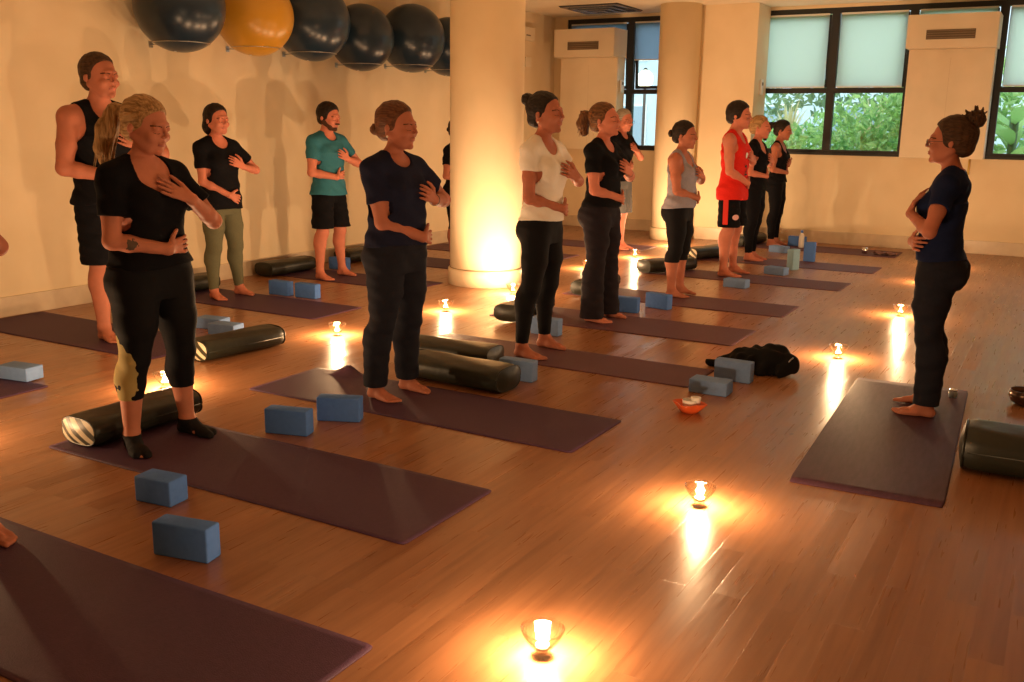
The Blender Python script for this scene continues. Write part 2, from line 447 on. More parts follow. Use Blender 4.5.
leaf_cloud('shrub', 'leafy green bush outside the wide window, below its left pane', [(-4.4, 15.6, .9, .75), (-3.7, 15.3, 1.0, .6), (-4.8, 16.2, .8, .8)], 2600, .14, LG, 'bushes outside', seed=2)
leaf_cloud('shrub', 'bright green bush outside the middle pane of the wide window', [(-2.7, 15.1, 1.25, .75), (-2.1, 15.4, 1.5, .7), (-3.2, 15.6, 1.0, .8)], 3200, .13, LG, 'bushes outside', seed=3)
leaf_cloud('shrub', 'darker tree foliage hanging behind the bushes outside', [(-5.6, 18.8, 2.3, 1.0), (-4.2, 19.2, 2.7, .9), (-2.6, 18.6, 2.6, 1.1)], 2200, .2, LD, 'bushes outside', seed=4)
leaf_cloud('shrub', 'tall green foliage beside the vented panel outside', [(-1.6, 15.4, 2.0, .8), (-1.9, 16.2, 2.3, .8), (-.6, 16.0, 1.8, .8)], 2600, .15, LG, 'bushes outside', seed=5)
# broad leaved plant outside the right pane
t = empty('banana_plant', (-.75, 14.6, -.12)); tag(t, 'broad leaved green plant outside the right edge of the window', 'plant')
for k in range(11):
    ang = k * 2.4; ln = .9 + .3 * random.random(); el = .6 + .5 * random.random(); h0 = .8 + .09 * k
    bm = bmesh.new(); n = 10; rows = []
    for i in range(n + 1):
        u = i / n; rr = ln * u; wv = .17 * math.sin(PI * min(1, u * .93 + .07)) + .005
        z = h0 + math.sin(el) * rr - .55 * u * u * ln; rx = math.cos(el) * rr
        rows.append([bm.verts.new((rx * math.cos(ang) - q * wv * math.sin(ang), rx * math.sin(ang) + q * wv * math.cos(ang), z + .05 * abs(q))) for q in (-1, -.5, 0, .5, 1)])
    for i in range(n):
        for j in range(4): bm.faces.new((rows[i][j], rows[i][j + 1], rows[i + 1][j + 1], rows[i + 1][j]))
    link('leaf', bm_done(bm, 'leaf'), LG[k % 3], t, smooth=True)
link('stem', tube_me('stem', [(0, 0, 0), (.02, 0, .9), (0, .03, 1.8)], .06), LD[0], t)
# feathery palm-like plants behind
for (x, y, lab) in ((-4.3, 16.9, 'spiky pale palm outside the left pane of the wide window'), (-2.95, 17.0, 'spiky pale palm outside the centre of the wide window')):
    t = empty('palm', (x, y, -.12)); tag(t, lab, 'palm', 'palms outside')
    bm = bmesh.new()
    for k in range(46):
        a = random.random() * 2 * PI; e = .35 + random.random() * 1.1; ln = .75 + .3 * random.random()
        d = Vector((math.cos(a) * math.cos(e), math.sin(a) * math.cos(e), math.sin(e))); s = d.cross(Vector((0, 0, 1))).normalized() * .02
        p0 = Vector((0, 0, 1.35)); p1 = p0 + d * ln * .6; p2 = p0 + d * ln + Vector((0, 0, -.12))
        vs = [bm.verts.new(q) for q in (p0 - s, p0 + s, p1 + s, p1 - s, p2)]
        bm.faces.new((vs[0], vs[1], vs[2], vs[3])); bm.faces.new((vs[3], vs[2], vs[4]))
    link('fronds', bm_done(bm, 'fronds'), leafm('palm_leaf', (.5, .48, .33)), t)
    link('trunk', tube_me('trunk', [(0, 0, 0), (0, .03, .7), (0, 0, 1.4)], .07), M_bark, t)

# ================================================================ BALLS
M_ballb = nmat('navy_vinyl', (.012, .03, .055), .28, .5)
M_bally = nmat('amber_vinyl', (.52, .27, .025), .3, .5)
M_rack = nmat('rack_steel', (.5, .5, .48), .3, .5, .9)
def gym_ball(y, z, r, mat, label):
    t = empty('exercise_ball', (XL + r + .012, y, z)); tag(t, label, 'exercise ball', 'exercise balls held along the left wall')
    bm = bmesh.new(); bmesh.ops.create_uvsphere(bm, u_segments=64, v_segments=48, radius=r)
    # moulded ribs near the poles and a valve dimple
    for v in bm.verts:
        lat = math.asin(max(-1, min(1, v.co.z / r)))
        if abs(lat) > .9: v.co *= 1 + .004 * math.cos(lat * 90)
    o = link('ball_skin', bm_done(bm, 'ball'), mat, t, smooth=True)
    o.rotation_euler = (0, random.uniform(-.2, .35), random.uniform(0, 6))
    bm = bmesh.new(); bmesh.ops.create_cone(bm, cap_ends=True, segments=16, radius1=.012, radius2=.009, depth=.006)
    v = link('valve', bm_done(bm, 'valve'), M_white, t); v.location = (0, -r * .2, -r * .985)
    return t
def ball_hoop(y, z, r):
    t = empty('ball_holder', (XL, y, z)); 
    rr = r * .62; zo = -math.sqrt(r * r - rr * rr) - .004; n = 40
    link('ring', tube_me('ring', [(r + .012 + rr * math.cos(2 * PI * i / n), rr * math.sin(2 * PI * i / n), zo) for i in range(n)], .0035, 8, True), M_rack, t)
    link('arm', tube_me('arm', [(.003, 0, zo), (r + .012 - rr, 0, zo)], .005), M_rack, t)
    box('wall_plate', (.0, .006, -.02, .02, zo - .025, zo + .025), M_rack, t, bevel=.001)
    return t
balls = [(5.89, 2.42, .37, M_ballb, 'navy exercise ball nearest the camera, leftmost on the wall'),
         (6.77, 2.43, .35, M_bally, 'amber yellow exercise ball on the wall'),
         (7.52, 2.45, .37, M_ballb, 'navy exercise ball just right of the yellow one'),
         (8.32, 2.37, .34, M_ballb, 'navy exercise ball above the man in the teal shirt'),
         (9.18, 2.43, .37, M_ballb, 'navy exercise ball second from the column'),
         (9.98, 2.40, .34, M_ballb, 'navy exercise ball partly hidden behind the round column')]
hl = ['leftmost navy', 'yellow', 'middle navy', 'fourth', 'fifth', 'last']
for i, b in enumerate(balls):
    gym_ball(*b)
    h = ball_hoop(b[0], b[1], b[2])
    tag(h, 'thin steel wall ring carrying the ' + ['leftmost navy ball', 'yellow ball', 'navy ball right of the yellow one', 'navy ball above the man in teal',
        'navy ball second from the column', 'navy ball partly behind the column'][i], 'wall bracket', 'ball holders on the left wall')

# ================================================================ MATS
M_mat = noisy('mat_purple', (.062, .025, .062), (.071, .029, .070), 60, .62, .3, .25, 220)
M_matb = noisy('mat_plum_brown', (.10, .037, .055), (.112, .043, .062), 60, .6, .3, .25, 220)
M_matt = noisy('mat_instructor', (.060, .025, .045), (.078, .034, .058), 8, .62, .18, .3, 200, stretch=(6, 1, 1))
def yoga_mat(x0, x1, y0, y1, label, mat=M_mat, yaw=0.0, wave=.0, curl=None, seed=0, group='purple yoga mats on the floor'):
    r = random.Random(seed)
    cx, cy = (x0 + x1) / 2, (y0 + y1) / 2; hx, hy = (x1 - x0) / 2, (y1 - y0) / 2
    nx, ny = 80, 26; T = .005
    bm = bmesh.new(); G = [[], []]
    ph = [r.uniform(0, 6) for _ in range(4)]
    def hgt(x, y):
        h = wave * (.5 + .5 * math.sin(x * 5.2 + y * 1.1 + ph[0])) * (.5 + .5 * math.sin(x * 2.3 + ph[1])) * .012
        e = min(hx - abs(x), 1); h *= min(1, .3 + e * 3)
        if curl:
            qx, qy, a, s = curl
            h += a * math.exp(-((x - qx) / s) ** 2) * max(0, (y - (qy - .12)) / .12 if y > qy - .12 else 0) ** 1.5
        return h
    for lay in (0, 1):
        for j in range(ny + 1):
            row = []
            for i in range(nx + 1):
                x = -hx + 2 * hx * i / nx; y = -hy + 2 * hy * j / ny
                # rounded corners
                ex, ey = hx - abs(x), hy - abs(y)
                xx, yy = x, y
                if ex < .02 and ey < .02:
                    d = math.hypot(.02 - ex, .02 - ey)
                    if d > .02: xx = math.copysign(hx - .02 + (.02 - ex) * .02 / d, x); yy = math.copysign(hy - .02 + (.02 - ey) * .02 / d, y)
                row.append(bm.verts.new((xx, yy + .004 * math.sin(x * 3 + ph[2]), hgt(x, y) + (T if lay else 0.0006))))
            G[lay].append(row)
    for j in range(ny):
        for i in range(nx):
            bm.faces.new((G[1][j][i], G[1][j][i + 1], G[1][j + 1][i + 1], G[1][j + 1][i]))
            bm.faces.new((G[0][j][i], G[0][j + 1][i], G[0][j + 1][i + 1], G[0][j][i + 1]))
    for i in range(nx):
        bm.faces.new((G[0][0][i], G[0][0][i + 1], G[1][0][i + 1], G[1][0][i])); bm.faces.new((G[0][ny][i + 1], G[0][ny][i], G[1][ny][i], G[1][ny][i + 1]))
    for j in range(ny):
        bm.faces.new((G[0][j + 1][0], G[0][j][0], G[1][j][0], G[1][j + 1][0])); bm.faces.new((G[0][j][nx], G[0][j + 1][nx], G[1][j + 1][nx], G[1][j][nx]))
    o = link('yoga_mat', bm_done(bm, 'yoga_mat'), mat, None, (cx, cy, 0), yaw, True)
    tag(o, label, 'yoga mat', group)
    return o
yoga_mat(-3.72, -1.59, 1.36, 2.0, 'purple mat filling the bottom left corner, nearest the camera', seed=1)
yoga_mat(-3.97, -1.93, 2.61, 3.235, 'purple mat under the ponytailed woman in black socks', seed=2)
yoga_mat(-3.92, -1.865, 3.835, 4.43, 'purple mat with a lifted corner under the woman in navy T-shirt', curl=(-.78, .298, .05, .07), seed=3)
yoga_mat(-3.82, -1.80, 5.24, 5.73, 'plum mat under the woman in the white T-shirt', M_matb, seed=4)
yoga_mat(-3.92, -1.92, 6.46, 7.08, 'plum mat under the woman in flared black trousers', M_matb, seed=5)
yoga_mat(-3.9, -1.895, 7.72, 8.30, 'plum mat under the woman in the grey tank top', M_matb, seed=6)
yoga_mat(-3.8, -1.775, 9.34, 9.90, 'plum mat under the man in the red tank top', M_matb, seed=7)
yoga_mat(-3.75, -1.71, 10.72, 11.29, 'plum mat just beyond the mat of the man in red', M_matb, seed=8)
yoga_mat(-3.75, -1.73, 12.28, 12.92, 'plum mat closest to the back wall under the dark ponytailed woman', M_matb, seed=9)
yoga_mat(-6.88, -4.9, 2.66, 3.27, 'purple mat cut off by the left edge of the frame', seed=10)
yoga_mat(-6.92, -4.95, 3.99, 4.62, 'purple mat under the tall man in black against the left wall', seed=11)
yoga_mat(-6.93, -4.96, 5.57, 6.17, 'purple mat under the woman in olive leggings', seed=12)
yoga_mat(-6.9, -5.13, 7.06, 7.62, 'purple mat under the man in the teal T-shirt', seed=13)
yoga_mat(-6.9, -4.95, 8.42, 9.05, 'purple mat directly behind the round column', seed=14)
yoga_mat(-6.9, -4.95, 9.65, 10.25, 'plum mat further back behind the round column', M_matb, seed=15)
yoga_mat(-6.9, -4.5, 11.0, 11.6, 'plum mat under the grey haired man with glasses', M_matb, seed=16)
yoga_mat(-.95, -.33, 4.02, 6.05, 'purple mat under the instructor, its creases running across', M_matt, seed=17, wave=.05, yaw=.044)

# ================================================================ BLOCKS
M_blk = noisy('foam_blue', (.080, .20, .60), (.09, .22, .64), 40, .8, .2, .1, 300)
M_blkg = noisy('foam_grey_blue', (.17, .29, .58), (.19, .32, .62), 40, .8, .2, .1, 300)
M_blkt = noisy('foam_pale_teal', (.24, .42, .55), (.26, .45, .58), 40, .8, .2, .1, 300)
def block_mesh(name, d, mat):
    bm = bmesh.new(); bm_box(bm, -d[0] / 2, d[0] / 2, -d[1] / 2, d[1] / 2, 0, d[2])
    me = bm_done(bm, name, .007, 3); me.materials.append(mat); me.shade_smooth(); return me
DIM = {'edge': (.225, .08, .125), 'flat': (.225, .125, .08), 'end': (.125, .08, .225), 'fedge': (.18, .105, .105)}
bcache = {}
def yoga_block(x, y, yaw, mode, label, mat=M_blk, z=0.0):
    key = (mode, mat.name)
    if key not in bcache: bcache[key] = block_mesh('yoga_block', DIM[mode], mat)
    o = bpy.data.objects.new('yoga_block', bcache[key]); C.objects.link(o)
    o.location = (x, y, z); o.rotation_euler = (0, 0, yaw)
    tag(o, label, 'yoga block', 'foam yoga blocks on the floor')
    return o
BLK = [
    (-3.01, 2.45, .12, 'fedge', 'blue foam block behind the nearest one, between the two front mats', M_blk),
    (-2.53, 2.15, .20, 'edge', 'blue foam block nearest the camera, between the two front mats', M_blk),
    (-3.18, 3.37, .28, 'edge', 'left one of two blue blocks in front of the woman in navy', M_blk),
    (-3.11, 3.67, .42, 'edge', 'right one of two blue blocks in front of the woman in navy', M_blk),
    (-2.74, 4.87, .05, 'edge', 'grey blue block pushed behind the end of the near dark bolster', M_blkg),
    (-2.90, 7.56, -.25, 'edge', 'blue block standing before the woman in the grey tank top', M_blk),
    (-1.66, 5.22, .0, 'flat', 'blue block lying in front of the black jacket', M_blkg),
    (-1.63, 5.56, -.02, 'edge', 'blue block on edge touching the black jacket', M_blkg),
    (-5.19, 3.29, .15, 'flat', 'pale blue block on the mat at the left edge', M_blkg),
    (-5.37, 4.93, .15, 'flat', 'left flat blue block behind the ponytailed woman', M_blkg),
    (-5.13, 4.83, .15, 'flat', 'right flat blue block behind the ponytailed woman', M_blkg),
    (-5.95, 6.27, .0, 'edge', 'left blue block on edge beside the mat of the woman in olive leggings', M_blk),
    (-5.66, 6.29, .05, 'edge', 'right blue block on edge beside the mat of the woman in olive leggings', M_blk),
    (-6.53, 7.76, .05, 'edge', 'blue block half hidden behind the bare legs of the man in teal', M_blk),
    (-3.20, 6.10, .0, 'edge', 'blue block seen between the legs of the woman in white', M_blkg),
    (-3.07, 7.25, .1, 'edge', 'dark blue block just behind the flared trouser hem', M_blk),
    (-2.68, 9.03, -.1, 'flat', 'pale block lying before the feet of the man in red', M_blkg),
    (-2.58, 10.10, -.2, 'flat', 'dusty blue block beyond the red man on the floor', M_blkg),
    (-2.52, 10.55, 1.2, 'end', 'pale teal block standing upright between the far mats', M_blkt),
    (-2.53, 11.35, .0, 'end', 'blue block standing upright near the far mats', M_blk),
    (-3.05, 12.0, -.3, 'flat', 'teal grey block near the feet of the far ponytailed woman', M_blkg),
    (-3.02, 12.78, .0, 'edge', 'dark blue block on the mat closest to the back wall', M_blk),
]
ONMAT = {8: .006, 21: .006, 3: 0}
for i, b in enumerate(BLK):
    yoga_block(*b, z=ONMAT.get(i, 0.0))

# ================================================================ BOLSTERS
M_bol = noisy('bolster_vinyl', (.012, .014, .010), (.020, .021, .014), 5, .42, .4, .15, 25)
def stripe_mat(c1, c2, name):
    m = nmat(name, c1, .45, .4); N, L, b = nodes(m)
    tc = N.new('ShaderNodeTexCoord'); wv = N.new('ShaderNodeTexWave'); wv.inputs['Scale'].default_value = 6; wv.inputs['Distortion'].default_value = 1.2
    mp = N.new('ShaderNodeMapping'); mp.inputs['Rotation'].default_value = (.0, .9, 0)
    L.new(tc.outputs['Object'], mp.inputs[0]); L.new(mp.outputs[0], wv.inputs['Vector'])
    cr = N.new('ShaderNodeValToRGB'); cr.color_ramp.elements[0].color = (*c1, 1); cr.color_ramp.elements[1].color = (*c2, 1)
    cr.color_ramp.elements[0].position = .4; cr.color_ramp.elements[1].position = .6
    L.new(wv.outputs['Fac'], cr.inputs[0]); L.new(cr.outputs[0], b.inputs['Base Color'])
    return m
M_str = stripe_mat((.04, .035, .02), (.55, .47, .33), 'bolster_end_stripes')
def bolster_parts(L_=.64, W_=.25, H_=.135):
    """rounded cushion along local y; piping and end cap separate"""
    n = 40; m = 22
    def sect(t, sc_):
        a = 2 * PI * t / n; ca, sa = math.cos(a), math.sin(a); p = 2 / 2.9
        return (W_ / 2 * sc_ * math.copysign(abs(ca) ** p, ca), H_ / 2 + H_ / 2 * sc_ * math.copysign(abs(sa) ** p, sa))
    bm = bmesh.new(); rings = []
    for j in range(m + 1):
        u = j / m; y = -L_ / 2 + L_ * u
        e = min(u, 1 - u); s = 1 - .10 * max(0, 1 - e / .06) ** 2
        rings.append([bm.verts.new((sect(i, s)[0], y, (sect(i, s)[1] - H_ / 2) + H_ / 2 - .0 + .002 * math.sin(u * 9 + i))) for i in range(n)])
    for j in range(m):
        for i in range(n): bm.faces.new((rings[j][i], rings[j][(i + 1) % n], rings[j + 1][(i + 1) % n], rings[j + 1][i]))
    body = bm_done(bm, 'cover'); body.shade_smooth()
    caps = []
    for sgn in (-1, 1):
        bm = bmesh.new(); prev = None
        for q in range(6):
            s = .90 * (1 - q / 5.0); y = sgn * (L_ / 2 + .016 * math.sin(PI / 2 * q / 5))
            if s < 1e-4:
                c = bm.verts.new((0, y, H_ / 2))
                for i in range(n): bm.faces.new((prev[i], prev[(i + 1) % n], c))
            else:
                ring = [bm.verts.new((sect(i, s)[0], y, sect(i, s)[1])) for i in range(n)]
                if prev:
                    for i in range(n): bm.faces.new((prev[i], prev[(i + 1) % n], ring[(i + 1) % n], ring[i]))
                prev = ring
        me = bm_done(bm, 'end_cap'); me.shade_smooth(); caps.append(me)
    pip = []
    for sgn in (-1, 1):
        pip.append(tube_me('piping', [(sect(i, .93)[0], sgn * (L_ / 2 - .004), sect(i, .93)[1]) for i in range(n)], .005, 6, True))
    st = tube_me('seam', [(W_ / 2 * .98, -L_ / 2 + .02, H_ / 2), (W_ / 2 * 1.0, 0, H_ / 2 + .001), (W_ / 2 * .98, L_ / 2 - .02, H_ / 2)], .003, 6)
    return body, caps, pip, st
bodyme, capme, pipme, seamme = bolster_parts()
bodyme.materials.append(M_bol); pipme[0].materials.append(M_bol); pipme[1].materials.append(M_bol); seamme.materials.append(M_bol)
def bolster(x, y, yaw, label, near='dark', z=0.0, sc_=1.0, tiltx=0):
    t = empty('bolster', (x, y, z), yaw); t.rotation_euler = (0, tiltx, yaw); t.scale = (sc_,) * 3
    tag(t, label, 'bolster', 'dark yoga bolsters')
    for nme, me in (('cover', bodyme), ('piping', pipme[0]), ('piping', pipme[1]), ('seam', seamme)):
        o = bpy.data.objects.new(nme, me); C.objects.link(o); o.parent = t
    for k, me in enumerate(capme):
        o = bpy.data.objects.new('end_cap', me); C.objects.link(o); o.parent = t
        if not me.materials: me.materials.append(M_bol)
        if near == 'striped' and k == 0:
            o.data = me.copy(); o.data.materials.clear(); o.data.materials.append(M_str); o['label'] = 'cream and black striped end cap'
    return t
Z_ = .0085
bolster(-3.85, 3.01, .0, 'dark bolster with striped end behind the ankles of the ponytailed woman', 'striped', z=Z_)
bolster(-4.66, 4.47, -.10, 'dark bolster with striped end beside the ponytailed woman, left of a candle', 'striped')
bolster(-3.33, 5.04, PI / 2 + .05, 'dark bolster behind another at the feet of the woman in navy', z=0)
bolster(-3.00, 4.63, PI / 2 - .05, 'dark bolster nearest in the pair behind the woman in navy', sc_=1.08)
bolster(-3.67, 6.62, .06, 'dark olive bolster behind the legs of the woman in white', 'dark', z=Z_)
bolster(-3.70, 8.02, .05, 'dark bolster behind the flared trousers', 'dark', z=Z_)
bolster(-6.79, 7.24, .0, 'dark bolster standing on its side against the left wall', z=Z_)
bolster(-6.78, 8.42, .0, 'dark bolster against the left wall right of the man in teal', z=Z_)
bolster(-3.62, 9.62, -.5, 'dark bolster behind the ankles of the woman in grey tank', z=Z_)
bolster(-3.62, 10.92, -.35, 'dark bolster with striped end left of the legs of the man in red', 'striped', z=Z_)
bolster(-3.62, 12.55, -.2, 'dark bolster behind the feet of the far ponytailed woman', z=Z_)
bolster(-6.72, 5.86, .0, 'dark bolster by the wall behind the woman in olive leggings', z=Z_)
bolster(.115, 4.67, -PI / 2 + .03, 'dark bolster at the right edge beside the instructor mat', z=.002, sc_=1.24)

bpy.data.objects['bolster.012'].scale = (1.2, 1.24, 1.5)

# ================================================================ CANDLES
M_cglass = thin_glass('cup_glass', (1, .98, .94), .15, .04)
M_wax = nmat('candle_wax', (.85, .75, .55), .5)
M_flame = emit('candle_flame', (1.0, .62, .25), 260)
M_wick = nmat('wick', (.02, .02, .02), .9)
M_foil = nmat('tealight_foil', (.7, .65, .55), .3, .5, .9)
def cup_profile():
    o = [(0.0, 0.0008), (.030, .0008), (.033, .004), (.024, .009), (.018, .016), (.022, .024), (.034, .038), (.048, .056), (.060, .078), (.064, .092)]
    i = [(.0615, .092), (.0575, .079), (.046, .058), (.032, .041), (.020, .028), (.0, .0255)]
    return o + i
proto_c = None
def candle(x, y, label, power=1.0, z=0.0):
    global proto_c
    t = empty('candle_cup', (x, y, z)) if proto_c is None else proto_c.copy()
    if proto_c is None:
        lathe('glass_cup', cup_profile(), 40, M_cglass, t)
        w_ = lathe('tealight', [(0, .027), (.0185, .027), (.0195, .030), (.0195, .041), (.018, .0415), (.0175, .039), (0, .0385)], 24, M_wax, t)
        link('wick', tube_me('wick', [(0, 0, .0385), (.0005, 0, .046)], .0008, 6), M_wick, w_)
        lathe('flame', [(0, .045), (.0028, .048), (.0048, .055), (.0042, .064), (.0018, .076), (0, .084)], 16, M_flame, w_)
        proto_c = t
    else:
        C.objects.link(t); t.location = (x, y, z)
        for ch in [q for q in bpy.data.objects if q.parent == proto_c and q.type == 'MESH']:
            copy_tree(ch, t)
    tag(t, label, 'candle', 'tealights in flared glass cups')
    ld = bpy.data.lights.new('candle_light', 'POINT'); ld.energy = CANDLE_W * power; ld.color = CANDLE_COL; ld.shadow_soft_size = .022
    lo = bpy.data.objects.new('candle_light', ld); C.objects.link(lo); lo.location = (0, 0, .083); lo.parent = t
    return t
CN = [(-1.15, 2.21, 'glowing glass candle cup at the bottom of the picture', .9),
      (-1.14, 3.53, 'glowing glass candle cup in the foreground left of the instructor mat', .8),
      (-1.21, 6.50, 'glowing glass candle cup at the far left corner of the instructor mat', .85),
      (-1.09, 8.35, 'glowing glass candle cup just left of the instructor trousers', .8),
      (-1.13, 10.39, 'candle cup hidden behind the instructor thighs', .7),
      (-1.12, 11.8, 'far candle cup behind the instructor waist by the back wall', .5),
      (-4.43, 5.22, 'glowing candle cup between the ponytailed woman and the woman in navy', 1),
      (-4.30, 6.42, 'glowing candle cup right of the woman in navy, before the column', 1),
      (-4.33, 3.60, 'glowing candle cup seen between the legs of the ponytailed woman', 1),
      (-4.26, 7.45, 'glowing candle cup at the foot of the round column', 1.2),
      (-4.40, 9.30, 'candle cup hidden behind the flared trousers', 1),
      (-4.33, 10.45, 'glowing candle cup right of the flared trousers', 1),
      (-4.37, 11.8, 'candle cup hidden behind the calves of the woman in grey tank', 1),
      (-4.44, 2.30, 'candle cup just beyond the left edge of the frame', 1)]
for c in CN: candle(*c[:3], power=c[3])

# orange tealight holder
t = empty('tealight_holder', (-1.63, 4.78, 0)); t.scale = (1.35, 1.35, 1.5); tag(t, 'small orange dish holding a white cup, left of the blue blocks', 'dish')
M_or = nmat('orange_glass', (.75, .12, .03), .2, .5)
bm = bmesh.new(); n = 40; prof = [(0, .001), (.035, .001), (.045, .012), (.062, .034), (.058, .036), (.040, .014), (0, .010)]
rings = []
for r, z in prof:
    rings.append([bm.verts.new(((r * (1 + .18 * math.cos(4 * 2 * PI * i / n) * (z / .036))) * math.cos(2 * PI * i / n), (r * (1 + .18 * math.cos(4 * 2 * PI * i / n) * (z / .036))) * math.sin(2 * PI * i / n), z)) for i in range(n)] if r else [bm.verts.new((0, 0, z))])
for a, b in zip(rings[:-1], rings[1:]):
    for i in range(n):
        j = (i + 1) % n
        if len(a) == 1: bm.faces.new((a[0], b[i], b[j]))
        elif len(b) == 1: bm.faces.new((a[i], a[j], b[0]))
        else: bm.faces.new((a[i], a[j], b[j], b[i]))
link('dish', bm_done(bm, 'dish'), M_or, t, smooth=True)
lathe('white_cup', [(0, .012), (.026, .012), (.030, .045), (.026, .046), (.023, .03), (0, .028)], 24, M_white, t)
# second small cup
lathe('white_cup', [(0, .03), (.018, .03), (.021, .052), (.017, .053), (0, .045)], 24, M_white, t, (.02, .012, 0.002))

# singing bowl at the right edge
t = empty('singing_bowl', (-.075, 5.93, 0)); tag(t, 'dark metal bowl at the right edge beyond the bolster', 'bowl')
lathe('bowl', [(0, .001), (.045, .001), (.075, .02), (.088, .055), (.084, .085), (.080, .086), (.081, .056), (.068, .026), (0, .008)], 40, nmat('dark_bronze', (.10, .06, .045), .28, .5, .8), t)
# little glass behind the heel
t = empty('glass_jar', (-.44, 5.86, .006)); tag(t, 'tiny glass jar glinting behind the heel of the instructor', 'jar')
lathe('jar', [(0, 0), (.022, 0), (.024, .01), (.024, .035), (.021, .037), (.019, .012), (0, .008)], 24, nmat('jar_glass', (.35, .45, .55), .1, .8), t)
lathe('lid', [(0, .0375), (.023, .0375), (.023, .045), (0, .046)], 24, nmat('jar_lid', (.7, .7, .72), .2, .5, .9), t)
# bottle near the back wall
t = empty('water_bottle', (-2.93, 12.62, .006)); tag(t, 'white water bottle standing near the back wall among the blocks', 'bottle')
lathe('bottle_body', [(0, 0), (.032, 0), (.034, .01), (.034, .15), (.024, .175), (.014, .19), (0, .19)], 24, M_white, t)
lathe('cap', [(0, .19), (.016, .19), (.016, .22), (0, .222)], 20, M_blk, t)
# cup and towel on the far mat
t = empty('metal_cup', (-2.12, 12.5, .006)); tag(t, 'small shiny cup on the mat closest to the back wall', 'cup')
lathe('cup_body', [(0, 0), (.03, 0), (.038, .07), (.035, .07), (.028, .006), (0, .004)], 24, nmat('steel', (.75, .75, .75), .15, .5, 1), t)
bm = bmesh.new()
g = [[bm.verts.new((.17 * i / 12 * 1.6, .2 * j / 8, .01 + .012 * (math.sin(i * 1.1) * math.cos(j * .9) + 1))) for i in range(13)] for j in range(9)]
for j in range(8):
    for i in range(12): bm.faces.new((g[j][i], g[j][i + 1], g[j + 1][i + 1], g[j + 1][i]))
bmesh.ops.solidify(bm, geom=bm.faces[:], thickness=-.008)
tag(link('towel', bm_done(bm, 'towel'), nmat('rose_towel', (.45, .25, .22), .9), None, (-2.02, 12.4, .0015 + .006), -.1, True), 'crumpled rose towel beside the shiny cup on the far mat', 'towel')

